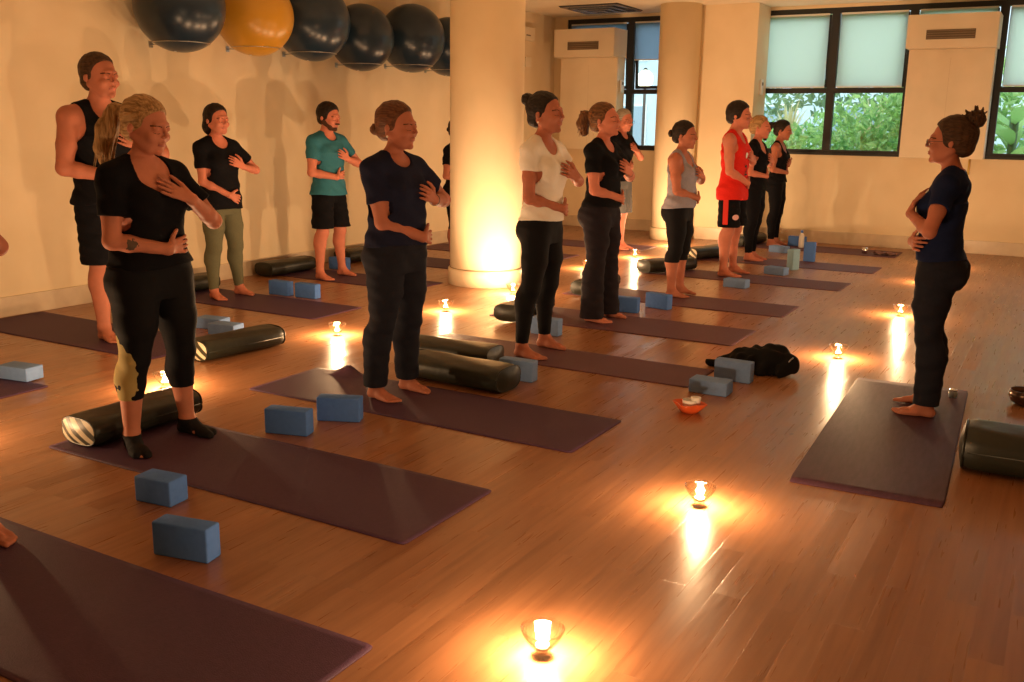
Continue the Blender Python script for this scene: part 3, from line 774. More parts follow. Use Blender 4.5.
# ================================================================ SDF FIGURES
class Field:
    def __init__(s, lo, hi, h):
        s.lo = np.array(lo, np.float32); s.h = h
        s.n = np.ceil((np.array(hi) - s.lo) / h).astype(int) + 1
        s.F = np.full(tuple(s.n), 1.0, np.float32)
    def sub(s, lo, hi, m=.05):
        a = np.maximum(0, np.floor((np.array(lo) - m - s.lo) / s.h).astype(int))
        b = np.minimum(s.n, np.ceil((np.array(hi) + m - s.lo) / s.h).astype(int) + 1)
        if (b <= a).any(): return None
        sl = tuple(slice(a[i], b[i]) for i in range(3))
        ax = [(s.lo[i] + s.h * np.arange(a[i], b[i])).astype(np.float32) for i in range(3)]
        return sl, ax[0][:, None, None], ax[1][None, :, None], ax[2][None, None, :]
    def add(s, sl, d, k):
        A = s.F[sl]
        if k <= 0: s.F[sl] = np.minimum(A, d)
        else:
            hh = np.maximum(k - np.abs(A - d), 0) / k
            s.F[sl] = np.minimum(A, d) - hh * hh * k * .25
    def cut(s, sl, d, k=.004):
        A = s.F[sl]; d = -d
        hh = np.maximum(k - np.abs(A - d), 0) / k
        s.F[sl] = np.maximum(A, d) + hh * hh * k * .25
    def cone(s, a, b, ra, rb, k=.02, cut=False):
        a = np.asarray(a, float); b = np.asarray(b, float); R = max(ra, rb)
        q = s.sub(np.minimum(a, b) - R, np.maximum(a, b) + R)
        if q is None: return
        sl, X, Y, Z = q; d = b - a; L2 = float(d @ d) + 1e-12
        t = np.clip(((X - a[0]) * d[0] + (Y - a[1]) * d[1] + (Z - a[2]) * d[2]) / L2, 0, 1)
        D = np.sqrt((X - a[0] - t * d[0]) ** 2 + (Y - a[1] - t * d[1]) ** 2 + (Z - a[2] - t * d[2]) ** 2) - (ra + (rb - ra) * t)
        (s.cut if cut else s.add)(sl, D, k)
    def chain(s, pts, rs, k=.02):
        for i in range(len(pts) - 1): s.cone(pts[i], pts[i + 1], rs[i], rs[i + 1], k)
    def ell(s, c, r, R=None, k=.02, cut=False, fn=None):
        c = np.asarray(c, float); r = np.asarray(r, float); m = r.max()
        q = s.sub(c - m, c + m)
        if q is None: return
        sl, X, Y, Z = q; x, y, z = X - c[0], Y - c[1], Z - c[2]
        if R is not None:
            x, y, z = (R[0, 0] * x + R[1, 0] * y + R[2, 0] * z, R[0, 1] * x + R[1, 1] * y + R[2, 1] * z, R[0, 2] * x + R[1, 2] * y + R[2, 2] * z)
        g = np.sqrt((x / r[0]) ** 2 + (y / r[1]) ** 2 + (z / r[2]) ** 2)
        g2 = np.sqrt((x / r[0] ** 2) ** 2 + (y / r[1] ** 2) ** 2 + (z / r[2] ** 2) ** 2) + 1e-9
        D = g * (g - 1) / g2
        if fn is not None: D = D + fn(x, y, z)
        (s.cut if cut else s.add)(sl, D.astype(np.float32), k)
    def torso(s, T, off=0.0, zlo=None, zhi=None, k=.02, p=2.35):
        zs, bs, fs, ks, cs = T
        z0 = zs[0] if zlo is None else zlo; z1 = zs[-1] if zhi is None else zhi
        q = s.sub((-.35, -.35, z0), (.35, .35, z1), .0)
        sl, X, Y, Z = q; zz = Z.ravel()
        b = (np.interp(zz, zs, bs) + off)[None, None, :]; f = (np.interp(zz, zs, fs) + off)[None, None, :]
        bk = (np.interp(zz, zs, ks) + off)[None, None, :]; cx = np.interp(zz, zs, cs)[None, None, :]
        x = X - cx; a = np.where(x > 0, f, bk)
        g = ((np.abs(x) / a) ** p + (np.abs(Y) / b) ** p) ** (1 / p)
        D = (g - 1) * np.minimum(a, b)
        s.add(sl, D.astype(np.float32), k)
    def coords(s):
        return [(s.lo[i] + s.h * np.arange(s.n[i])).astype(np.float32).reshape([-1 if j == i else 1 for j in range(3)]) for i in range(3)]
    def surfx(s, y, z):
        j = int(round((y - s.lo[1]) / s.h)); k = int(round((z - s.lo[2]) / s.h))
        j = min(max(j, 0), s.n[1] - 1); k = min(max(k, 0), s.n[2] - 1)
        col = s.F[:, j, k]; idx = np.nonzero(col < 0)[0]
        if len(idx) == 0: return None
        return s.lo[0] + s.h * idx[-1]

def nets(F, lo, h):
    """surface nets of F<0 -> mesh arrays"""
    S = (F < 0)
    c = S[:-1, :-1, :-1].astype(np.int8)
    tot = np.zeros(c.shape, np.int8)
    for dx in (0, 1):
        for dy in (0, 1):
            for dz in (0, 1):
                tot += S[dx:F.shape[0] - 1 + dx, dy:F.shape[1] - 1 + dy, dz:F.shape[2] - 1 + dz]
    act = (tot > 0) & (tot < 8)
    I = np.argwhere(act); n = len(I)
    if n == 0: return None
    idx = np.full(act.shape, -1, np.int32); idx[act] = np.arange(n)
    acc = np.zeros((n, 3)); cnt = np.zeros(n)
    for ax in range(3):
        o1, o2 = [q for q in range(3) if q != ax]
        for u in (0, 1):
            for v in (0, 1):
                o = np.zeros(3, int); o[o1] = u; o[o2] = v; e = o.copy(); e[ax] = 1
                A = F[I[:, 0] + o[0], I[:, 1] + o[1], I[:, 2] + o[2]]; B = F[I[:, 0] + e[0], I[:, 1] + e[1], I[:, 2] + e[2]]
                m = (A < 0) != (B < 0)
                t = A[m] / (A[m] - B[m])
                P = np.tile(o.astype(float), (m.sum(), 1)); P[:, ax] = t
                acc[m] += P; cnt[m] += 1
    V = (I + acc / cnt[:, None]) * h + lo
    Q = []
    for ax in range(3):
        o1, o2 = [(1, 2), (2, 0), (0, 1)][ax]
        sh = [slice(None)] * 3; a = list(sh); b = list(sh); a[ax] = slice(0, -1); b[ax] = slice(1, None)
        A = S[tuple(a)]; B = S[tuple(b)]
        ch = A != B
        E = np.argwhere(ch)
        ok = (E[:, o1] > 0) & (E[:, o2] > 0) & (E[:, o1] < F.shape[o1] - 1) & (E[:, o2] < F.shape[o2] - 1)
        E = E[ok]
        def ci(d1, d2):
            G_ = E.copy(); G_[:, o1] -= d1; G_[:, o2] -= d2
            return idx[G_[:, 0], G_[:, 1], G_[:, 2]]
        q = np.stack([ci(1, 1), ci(0, 1), ci(0, 0), ci(1, 0)], 1)
        fl = ~A[E[:, 0], E[:, 1], E[:, 2]]
        q[fl] = q[fl][:, ::-1]
        q = q[(q >= 0).all(1)]
        Q.append(q)
    return V, np.concatenate(Q)

def mesh_from(name, F, lo, h, smooth_it=1):
    r = nets(F, lo, h)
    if r is None: return None
    V, Q = r
    if smooth_it:
        # light neighbour smoothing to hide the grid
        for _ in range(smooth_it):
            acc = np.zeros_like(V); cnt = np.zeros(len(V))
            for a, b in ((0, 1), (1, 2), (2, 3), (3, 0)):
                np.add.at(acc, Q[:, a], V[Q[:, b]]); np.add.at(cnt, Q[:, a], 1)
                np.add.at(acc, Q[:, b], V[Q[:, a]]); np.add.at(cnt, Q[:, b], 1)
            V = V * .5 + .5 * acc / np.maximum(cnt, 1)[:, None]
    me = bpy.data.meshes.new(name)
    me.vertices.add(len(V)); me.vertices.foreach_set('co', V.astype(np.float32).ravel())
    me.loops.add(len(Q) * 4); me.loops.foreach_set('vertex_index', Q.astype(np.int32).ravel())
    me.polygons.add(len(Q)); me.polygons.foreach_set('loop_start', np.arange(0, len(Q) * 4, 4, dtype=np.int32))
    me.polygons.foreach_set('loop_total', np.full(len(Q), 4, np.int32)) if False else None
    me.update(calc_edges=True); me.validate()
    me.shade_smooth()
    return me

FEM = np.array([  # z, half width, front, back, centre x
    (.450, .094, .052, .066, .000), (.480, .104, .058, .076, .000), (.510, .108, .060, .080, .000), (.545, .103, .062, .074, .000),
    (.580, .092, .062, .058, .000), (.620, .080, .058, .050, .000), (.660, .083, .058, .050, .000), (.700, .091, .062, .054, .000),
    (.740, .096, .064, .058, .000), (.775, .095, .056, .060, -.002), (.805, .086, .044, .056, -.004), (.830, .055, .032, .045, -.006), (.850, .030, .024, .034, -.008)])
MAL = np.array([
    (.450, .085, .050, .062, .000), (.480, .095, .056, .070, .000), (.510, .098, .058, .072, .000), (.545, .095, .060, .066, .000),
    (.580, .090, .062, .058, .000), (.620, .088, .062, .054, .000), (.660, .093, .062, .056, .000), (.700, .102, .066, .060, .000),
    (.740, .110, .070, .064, .000), (.775, .110, .064, .066, -.002), (.805, .100, .048, .060, -.004), (.830, .062, .035, .048, -.006), (.850, .034, .026, .036, -.008)])

def rot(yaw, pitch=0.0, roll=0.0):
    M = Matrix.Rotation(yaw, 3, 'Z') @ Matrix.Rotation(pitch, 3, 'Y') @ Matrix.Rotation(roll, 3, 'X')
    return np.array([[M[i][j] for j in range(3)] for i in range(3)])

def ik(S, Wt, l1, l2, hint):
    S = np.array(S, float); Wt = np.array(Wt, float); d = Wt - S; D = np.linalg.norm(d)
    D_ = min(D, (l1 + l2) * .995); u = d / D
    a = (l1 * l1 - l2 * l2 + D_ * D_) / (2 * D_); hgt = math.sqrt(max(l1 * l1 - a * a, 0))
    hv = np.array(hint, float); hv -= u * (hv @ u); hv /= np.linalg.norm(hv)
    return S + u * a + hv * hgt, S + u * D_

SKIN = {}
def skin_mat(name, col, extra=None):
    m = noisy('skin_' + name, tuple(c * .93 for c in col), tuple(min(1, c * 1.05) for c in col), 14, .6, .22, .05, 200)
    return m
def fabric(name, c, rough=.85, spec=.15, sheen=0.0, amp=1.12, scale=90):
    return noisy('cloth_' + name, c, tuple(min(1, v * amp) for v in c), scale, rough, spec, .12, 350)
def hair_mat(name, c1, c2):
    return noisy('hair_' + name, c1, c2, 16, .55, .18, .6, 26, stretch=(.5, 7, 6), detail=5)
TAILM = {}
def tailm(m):
    if m.name not in TAILM:
        c = m.copy(); [n for n in c.node_tree.nodes if n.type == 'MAPPING'][0].inputs['Scale'].default_value = (6, 7, .6); TAILM[m.name] = c
    return TAILM[m.name]
M_brow = nmat('brow_hair', (.075, .038, .024), .85, .1)
M_lip = nmat('lip_skin', (.48, .16, .13), .5)
M_eye = nmat('eye_dark', (.04, .025, .02), .4)
M_pearl = nmat('pearl', (.85, .8, .72), .2, .6)

def person(px, py, yaw, H, sex, label, skin, hair, hairc, top, bottom, *, h=.006, girth=1.0, bust=1.0, belly=0.0, hips=1.0,
           feet=None, rarm=None, larm=None, head=(0, .05), lean=0.0, footwear=None, stoop=0.0, z=.0055, extra=None, beard=False, armr=1.0, shw=1.0):
    """builds one standing figure as SDF surfaces in its own frame: x forward, y left"""
    T0 = (FEM if sex == 'f' else MAL).copy()
    H = H * .968
    root = empty('person', (px, py, z), yaw); tag(root, label, 'person')
    zs = T0[:, 0] * H
    hipw = np.where(T0[:, 0] < .57, hips, 1.0)
    bs = T0[:, 1] * H * girth * hipw; fs = T0[:, 2] * H * girth + belly * np.exp(-((T0[:, 0] - .60) / .055) ** 2); ks = T0[:, 3] * H * (.5 + .5 * girth) * (1 + (hipw - 1) * .7)
    def leanx(z_): return lean * max(0.0, z_ - .52 * H) + stoop * max(0, z_ - .70 * H)
    cs = T0[:, 4] * H + np.array([leanx(v) for v in zs])
    T = (zs, bs, fs, ks, cs)
    lo = (-.30, -.42, -.01); hi = (.42, .42, H + .05)
    def lx(v): return np.array([v[0] + leanx(v[2]), v[1], v[2]])
    # joints
    sy = (.1035 if sex == 'f' else .118) * H * shw * (.6 + .4 * girth); sz = .800 * H
    sh = {s: lx((-.004 * H, s * sy, sz)) for s in (-1, 1)}
    l1, l2 = .176 * H, .150 * H
    feet = feet or {-1: (.0, -.075, -.12), 1: (.0, .075, .12)}
    aw = (.0255 if sex == 'f' else .029) * H * armr
    arm_r = [aw * 1.12, aw * 1.0, aw * .82, aw * .80, aw * .58]
    def legs_chain(s):
        fx, fy, fyaw = feet[s]
        hip = np.array((0, s * .052 * H * hips * (.5 + .5 * girth), .490 * H)); ank = np.array((fx, fy, .048 * H))
        kn = hip * .47 + ank * .53 + np.array((.012 * H, s * .003, 0)); kn[2] = .275 * H
        cf = kn * .68 + ank * .32 + np.array((-.013 * H, 0, 0)); tm = hip * .5 + kn * .5 + np.array((.006 * H, 0, 0))
        g = (.5 + .5 * girth); f_ = 1.0 if sex == 'f' else .93
        return [hip, tm, kn, cf, ank], [.060 * H * g * f_ * hips, .050 * H * g * f_ * (.5 + .5 * hips), .0355 * H * g, .0345 * H * g, .0215 * H * (.7 + .3 * g)]
    LG_ = {s: legs_chain(s) for s in (-1, 1)}
    def bustf(Fd, off):
        if sex == 'f' and bust > 0:
            for s in (-1, 1):
                c = lx((.040 * H * girth + .004 * H, s * .046 * H, .722 * H))
                Fd.ell(c, np.array((.036 * H * bust + off, .040 * H * bust + off, .040 * H * bust + off)), k=.035)
        elif sex == 'm':
            for s in (-1, 1):
                Fd.ell(lx((.035 * H, s * .05 * H, .742 * H)), np.array((.032 * H + off, .05 * H + off, .038 * H + off)), k=.03)
    def shoulders(Fd, off):
        for s in (-1, 1):
            Fd.cone(lx((-.012 * H, s * .025 * H, .845 * H)), sh[s], .022 * H + off, arm_r[0] + off, .035)
            Fd.cone(lx((-.008 * H, s * .05 * H, .80 * H)), sh[s], .040 * H + off, arm_r[0] * 1.03 + off, .03)
    def bum(Fd, off):
        bq = 1.0 if sex == 'f' else .84
        for s in (-1, 1):
            Fd.ell((-.042 * H * hips * bq, s * .047 * H * hips, .495 * H), np.array((.046 * H, .048 * H, .050 * H)) * hips * bq + off, k=.03)
    # ---------- arms
    A = {}
    # cloth torso field first (gives the surface the hands lie on)
    top = dict(top); bottom = dict(bottom)
    Ft = Field(lo, (hi[0], hi[1], .92 * H), h)
    to = top.get('off', .010)
    Ft.torso(T, to, zlo=.40 * H); bustf(Ft, to)
    if top.get('loose'):
        # hangs from bust and shoulder blades
        zz = np.array([.44, .50, .56, .62, .68, .74]) * H; lo_ = top['loose']
        bm_ = np.interp(zz, zs, bs); ff = np.interp(zz, zs, fs); kk = np.interp(zz, zs, ks); cc = np.interp(zz, zs, cs)
        tgt_b = np.maximum(bm_, np.interp(.74 * H, zs, bs) * .98); tgt_f = np.maximum(ff, np.interp(.72 * H, zs, fs) + .012 * H); tgt_k = np.maximum(kk, np.interp(.76 * H, zs, ks))
        Ft.torso((zz, bm_ + (tgt_b - bm_) * lo_, ff + (tgt_f - ff) * lo_, kk + (tgt_k - kk) * lo_, cc), to, zlo=.40 * H)
    def arm(s, spec):
        # spec: y, z of wrist, direction angle in the y-z plane, elbow hint
        yw, zw, ang, hint, offw = spec['y'] * H, spec['z'] * H, spec['ang'], spec['hint'], spec.get('off', .028)
        def sx(y, z_, o):
            best = []
            for dy in (-.02, 0, .02):
                v = Ft.surfx(y + dy, z_)
                if v is not None: best.append(v)
            base = max(best) if best else spec.get('xmin', .08)
            return max(base, spec.get('xmin', .0)) + o
        wr = np.array((sx(yw, zw, offw), yw, zw))
        el, wr = ik(sh[s], wr, l1 * spec.get('ls', 1), l2 * spec.get('ls', 1), hint)
        return el, wr, ang, sx
    for s, spec in ((-1, rarm), (1, larm)):
        if spec: A[s] = arm(s, spec)
    # ---------- body
    Fb = Field(lo, hi, h)
    Fb.torso(T, 0.0, zlo=.45 * H); bustf(Fb, 0); shoulders(Fb, 0); bum(Fb, 0)
    for s in (-1, 1):
        P, R = LG_[s]; Fb.chain(P, R, .018)
        Fb.ell(P[3] + np.array((-.012, s * .002, .02 * H)), (R[3] * .92, R[3] * .95, .06 * H), k=.02)
        fx, fy, fyaw = feet[s]; c_, s_ = math.cos(fyaw), math.sin(fyaw)
        fr = H / 1.68
        def fp(u, v, zz): return (fx + (u * c_ - v * s_) * fr, fy + (u * s_ + v * c_) * fr, zz * fr)
        Fb.cone(P[4], fp(-.022, 0, .028), R[4], .030 * fr, .012)
        Fb.cone(fp(-.028, 0, .024), fp(.05, 0, .030), .029 * fr, .030 * fr, .012)
        Fb.cone(P[4], fp(.055, 0, .034), R[4] * .95, .026 * fr, .02)
        Fb.cone(fp(.05, -s * .012, .026), fp(.125, -s * .018, .016), .028 * fr, .020 * fr, .012)
        Fb.cone(fp(.05, s * .010, .022), fp(.115, s * .024, .014), .026 * fr, .017 * fr, .012)
        for q, (v, u0, u1, r) in enumerate(((-.030, .13, .176, .0125), (-.010, .13, .172, .0095), (.005, .125, .165, .009), (.019, .12, .155, .0085), (.032, .11, .142, .0085))):
            Fb.cone(fp(u0, s * v, .013), fp(u1, s * v, .009), r * fr * 1.05, r * fr, .004)
    # arms and hands
    for s in A:
        el, wr, ang, sx = A[s]
        um = sh[s] * .45 + el * .55
        fm = el * .70 + wr * .30
        Fb.chain([sh[s], um, el], [arm_r[0], arm_r[1], arm_r[2]], .018)
        Fb.chain([el, fm, wr], [arm_r[2], arm_r[3] * 1.02, arm_r[4]], .016)
        hs = H / 1.68
        dy, dz = math.cos(ang), math.sin(ang)           # hand direction in y,z
        tside = (-dz, dy)
        if tside[1] < 0 or (abs(tside[1]) < .2 and False): tside = (-tside[0], -tside[1])   # thumb points up
        def hp(u, v, o):                                  # u along the hand, v towards the thumb
            y_ = wr[1] + (u * dy + v * tside[0]) * hs; z_ = wr[2] + (u * dz + v * tside[1]) * hs
            xs = sx(y_, z_, o)
            lim = wr[0] + .006; f_ = min(1, u / .06)
            return np.array((xs * f_ + (1 - f_) * lim, y_, z_))
        for v in (-.026, -.009, .009, .026):
            Fb.cone(hp(.0, v * .45, .016), hp(.085, v, .014), .0125 * hs, .0115 * hs, .010)
        Fb.cone(wr, hp(.03, 0, .016), arm_r[4], .0150 * hs, .012)
        fl = (.058, .070, .076, .068)
        for q, v in enumerate((-.030, -.010, .010, .029)):
            L_ = fl[q]; sp = 1.0 + .18 * (q - 1.5) / 1.5 * 0
            a = hp(.083, v, .014); b_ = hp(.083 + L_ * .45, v * 1.12, .017); c3 = hp(.083 + L_ * .76, v * 1.18, .012); d_ = hp(.083 + L_, v * 1.22, .006)
            Fb.cone(a, b_, .0098 * hs, .0088 * hs, .004); Fb.cone(b_, c3, .0088 * hs, .0080 * hs, .003); Fb.cone(c3, d_, .0080 * hs, .0070 * hs, .003)
        a = hp(.022, .020, .016); b_ = hp(.050, .052, .018); c3 = hp(.074, .068, .014); d_ = hp(.092, .076, .008)
        Fb.cone(a, b_, .0145 * hs, .0115 * hs, .010); Fb.cone(b_, c3, .0110 * hs, .0098 * hs, .004); Fb.cone(c3, d_, .0098 * hs, .0080 * hs, .003)
    # neck and head
    nb = lx((-.010 * H, 0, .835 * H)); hc = lx((.006 * H, 0, .878 * H)) + np.array((stoop * .12, 0, 0))
    nr = (.0300 if sex == 'f' else .037) * H
    Fb.cone(nb, hc + np.array((0, 0, .012 * H)), nr * 1.08, nr * .95, .03)
    R = rot(head[0], head[1])
    HS = 1.13
    def hd(x, y, z_): return hc + R @ (np.array((x, y, z_ - .880)) * H * HS)
    HB = H; H = H * HS
    Fb.ell(hd(-.008, 0, .944), np.array((.0590, .0455, .0535)) * H, R, .01)
    Fb.ell(hd(.016, 0, .916), np.array((.040, .0370, .046)) * H, R, .02)
    Fb.ell(hd(.024, 0, .892), np.array((.026, .025, .020)) * H, R, .015)
    Fb.ell(hd(.0425, 0, .8825), np.array((.010, .012, .009)) * H, R, .010)
    for s in (-1, 1):
        Fb.cone(hd(-.006, s * .029, .908), hd(.028, s * .015, .886), .010 * H, .010 * H, .02)      # jaw
        Fb.ell(hd(.036, s * .0215, .915), np.array((.013, .013, .012)) * H, R, .012)                 # cheek
        Fb.ell(hd(.0580, s * .0190, .9345), np.array((.0085, .0105, .0065)) * H, R, .014, cut=True)  # socket
        Fb.ell(hd(.0425, s * .0180, .9340), np.array((.0075, .0085, .0068)) * H, R, .004)            # closed lid
        Fb.ell(hd(-.004, s * .0435, .925), np.array((.0085, .0038, .0130)) * H, rot(head[0] + s * -.35, head[1]), .004)
        Fb.ell(hd(-.001, s * .0485, .927), np.array((.0055, .0035, .0090)) * H, rot(head[0] + s * -.35, head[1]), .003, cut=True)
    Fb.ell(hd(.0420, 0, .9450), np.array((.0100, .0260, .0065)) * H, R, .014)             # brow
    Fb.cone(hd(.0475, 0, .9430), hd(.0600, 0, .9210), .0036 * H, .0046 * H, .007)                    # nose
    for s in (-1, 1): Fb.ell(hd(.0550, s * .0055, .9180), np.array((.0050, .0040, .0036)) * H, R, .004)
    Fb.ell(hd(.0485, 0, .9042), np.array((.0080, .0130, .0032)) * H, R, .003)
    Fb.ell(hd(.0465, 0, .8988), np.array((.0085, .0115, .0036)) * H, R, .003)
    H = HB
    X, Y, Z = Fb.coords()
    Fb.F = np.maximum(Fb.F, -(Z - .0005))
    body = link('body', mesh_from('body', Fb.F, Fb.lo, h, 1), skin, root)
    # face details as children
    def fs(y, z_, lift=.0):
        """point on the face surface, in head coordinates y,z"""
        prev = None
        for x in np.arange(.085, .0, -.0012):
            q = (hc + R @ (np.array((x, y, z_ - .880)) * H * HS) - Fb.lo) / Fb.h
            i0 = np.floor(q).astype(int); f_ = q - i0; v = 0.0
            for a_ in (0, 1):
                for b_ in (0, 1):
                    for c_ in (0, 1):
                        v += Fb.F[i0[0] + a_, i0[1] + b_, i0[2] + c_] * (f_[0] if a_ else 1 - f_[0]) * (f_[1] if b_ else 1 - f_[1]) * (f_[2] if c_ else 1 - f_[2])
            if v < 0: break
        return hc + R @ (np.array((x + lift, y, z_ - .880)) * H * HS)
    def stroke(name, pts, r, mat, n=6):
        return link(name, tube_me(name, pts, r, n), mat, body)
    for s in (-1, 1):
        stroke('eyebrow', [fs(s * y_, z_) for y_, z_ in ((.007, .9470), (.012, .9485), (.018, .9495), (.024, .9488), (.029, .9465))], .0019 * H, M_brow)
        stroke('eyelashes', [fs(s * y_, z_) for y_, z_ in ((.011, .9312), (.0145, .9300), (.0185, .9295), (.0225, .9302), (.0262, .9318))], .0012 * H, M_eye)
    stroke('lips', [fs(y_, z_, -.0006) for y_, z_ in ((-.0115, .9015), (-.0075, .9020), (-.004, .9025), (0, .9018), (.004, .9025), (.0075, .9020), (.0115, .9015))], .0026 * H, M_lip)
    if extra and 'earring' in extra:
        for s in (-1, 1):
            bm = bmesh.new(); bmesh.ops.create_uvsphere(bm, u_segments=12, v_segments=8, radius=.006)
            o = link('earring', bm_done(bm, 'earring'), M_pearl, body, hd(-.002, s * .0505, .908), smooth=True)
    if extra and 'glasses' in extra:
        G_ = []
        for s in (-1, 1):
            G_ += [tube_me('g', [hd(.064 + .004 * math.cos(a) * 0, s * .020 + .0135 * math.cos(a), .9345 + .0105 * math.sin(a)) for a in np.linspace(0, 2 * PI, 18, endpoint=False)], .0014, 6, True),
                   tube_me('g', [hd(.064, s * .034, .938), hd(.03, s * .047, .938), hd(-.006, s * .0485, .936), hd(-.012, s * .048, .928)], .0014, 6)]
        G_.append(tube_me('g', [hd(.064, -.0065, .936), hd(.066, 0, .938), hd(.064, .0065, .936)], .0014, 6))
        bm = bmesh.new()
        for g_ in G_: bm.from_mesh(g_)
        link('glasses', bm_done(bm, 'glasses'), M_black, body, smooth=True)
    H = H * HS
    if beard:
        Fh = Field(hd(0, 0, .9) - .14, hd(0, 0, .9) + .14, .004)
        for s in (-1, 1):
            Fh.cone(hd(-.006, s * .0295, .908), hd(.028, s * .0155, .886), .0118 * H, .0118 * H, .02)
            Fh.cone(hd(.000, s * .0315, .918), hd(.030, s * .0200, .897), .0085 * H, .0095 * H, .01)
        Fh.ell(hd(.024, 0, .892), np.array((.0275, .0265, .0210)) * H, R, .015)
        Fh.ell(hd(.0425, 0, .8825), np.array((.0115, .0135, .0105)) * H, R, .010)
        Fh.ell(hd(.052, 0, .9025), np.array((.016, .0120, .0045)) * H, R, .003, cut=True)
        Fh.cone(hd(.054, -.012, .9085), hd(.054, .012, .9085), .0038 * H, .0038 * H, .004)
        link('beard', mesh_from('beard', Fh.F, Fh.lo, .004, 1), M_brow, body)
    # ---------- hair
    hh_ = max(.0045, h * .8)
    hcn = hd(-.02, 0, .93)
    Fh = Field(hcn - np.array((.26, .2, .42)), hcn + np.array((.2, .2, .22)), hh_)
    ph = rng.uniform(0, 6, 6)
    def strands(a):
        return lambda x, y, z_: a * (np.sin(x * 170 + y * 60 + ph[0]) * .5 + np.sin(y * 210 + z_ * 60 + ph[1]) * .5 + .6 * np.sin(z_ * 90 + x * 50 + ph[2]))
    vol = hair.get('vol', 1.0)
    Fh.ell(hd(-.010, 0, .948), np.array((.0625 * (.6 + .4 * vol), .0500 * vol, .0565 * (.4 + .6 * vol))) * H, R, 0, fn=strands(.0016))
    if hair['kind'] == 'bob':
        Fh.ell(hd(-.030, 0, .905), np.array((.040, .050, .050)) * H, R, .02, fn=strands(.003))
    else:
        Fh.ell(hd(-.030, 0, .915), np.array((.034, .036, .030)) * H, R, .015, fn=strands(.0014))
    # hairline cut
    X, Y, Z = Fh.coords()
    dx, dy_, dz_ = X - hc[0], Y - hc[1], Z - hc[2]
    lxh = (R[0, 0] * dx + R[1, 0] * dy_ + R[2, 0] * dz_) / H
    lzh = (R[0, 2] * dx + R[1, 2] * dy_ + R[2, 2] * dz_) / H + .880
    lyh = (R[0, 1] * dx + R[1, 1] * dy_ + R[2, 1] * dz_) / H
    ln_ = hair.get('line', .044) - .040
    xt = np.interp(lzh, [.86, .885, .900, .910, .920, .932, .950, .966, .984, 1.0], np.array([-.030, -.026, -.018, -.003, .012, .020, .0225, .027, .040, .070]) + ln_)
    Dl = (lxh - xt) * H
    Fh.F = (Fh.F + np.clip(1 + Dl / .022, 0, 1) * .0042).astype(np.float32)
    Fh.F = np.maximum(Fh.F, (Dl * .8).astype(np.float32))
    for s in (-1, 1): Fh.ell(hd(.000, s * .052, .918), np.array((.012, .012, .013)) * H, R, .004, cut=True)
    kd = hair['kind']
    hm = mesh_from('hair', Fh.F, Fh.lo, hh_, 1)
    hob = link('hair', hm, hairc, root)
    Fh.F[:] = 1.0
    if kd == 'bun':
        bx, bz, br_ = hair['pos']
        Fh.ell(hd(bx, 0, bz), np.array((br_, br_, br_ * .95)) * H, R, .008, fn=strands(.0028))
        if hair.get('messy'):
            for q in range(22):
                a = rng.uniform(0, 2 * PI); e = rng.uniform(-.3, 1.4)
                d = np.array((math.cos(a) * math.cos(e), math.sin(a) * math.cos(e), math.sin(e))) * br_
                Fh.cone(hd(bx + d[0] * .7, d[1] * .7, bz + d[2] * .7), hd(bx + d[0] * 1.28, d[1] * 1.28, bz + d[2] * 1.28), .0075, .0035, .008)
    if kd == 'pony':
        pts = [hd(*q) for q in hair['pts']]; rs = [r * H for r in hair['rs']]
        for i in range(len(pts) - 1):
            Fh.cone(pts[i], pts[i + 1], rs[i], rs[i + 1], .012)
        for q in range(hair.get('wisps', 8)):
            o = rng.normal(size=3) * rs[1] * .62
            Fh.cone(pts[0] + o * .3, pts[1] + o, .004, .005, .006)
            Fh.cone(pts[1] + o, pts[-1] + o * 1.1 + np.array((0, 0, -.01)), .005, .003, .006)
    if kd in ('bun', 'pony'):
        Fh.F += (.0012 * (np.sin(Y * 420 + X * 60 + ph[3]) + np.sin(X * 330 - Z * 40 + ph[4]))).astype(np.float32)
        link('bun' if kd == 'bun' else 'ponytail', mesh_from('hair_tail', Fh.F, Fh.lo, hh_, 1), tailm(hairc), hob)
    if kd == 'pony':
        c0 = hd(*hair['pts'][0])
        link('hair_tie', tube_me('hair_tie', [c0 + R @ np.array((.0, .016 * math.cos(a), .016 * math.sin(a))) for a in np.linspace(0, 2 * PI, 14, endpoint=False)], .004, 6, True), M_black, root)
    H = HB
    # ---------- top garment
    X, Y, Z = Ft.coords()
    Ft2 = Ft
    shoulders(Ft2, to)
    sl_ = top.get('sleeve', .55)
    if sl_ > 0:
        for s in A:
            el = A[s][0]; e = sh[s] + (el - sh[s]) * sl_
            Ft2.cone(sh[s], e, arm_r[0] + to, arm_r[1] + to + top.get('flare', .008), .02)
            u = (el - sh[s]); u /= np.linalg.norm(u)
            q = Ft2.sub(e - .12, e + .12, 0); sub_, x, y, z_ = q
            Dp = (x - e[0]) * u[0] + (y - e[1]) * u[1] + (z_ - e[2]) * u[2]
            rad = np.sqrt(np.maximum((x - e[0]) ** 2 + (y - e[1]) ** 2 + (z_ - e[2]) ** 2, 0))
            # clip only near the sleeve end, outside the torso
            mask = (rad < .085) & (np.abs(y) > np.interp(z_, zs, bs) * .9)
            Ft2.F[sub_] = np.where(mask, np.maximum(Ft2.F[sub_], Dp), Ft2.F[sub_])
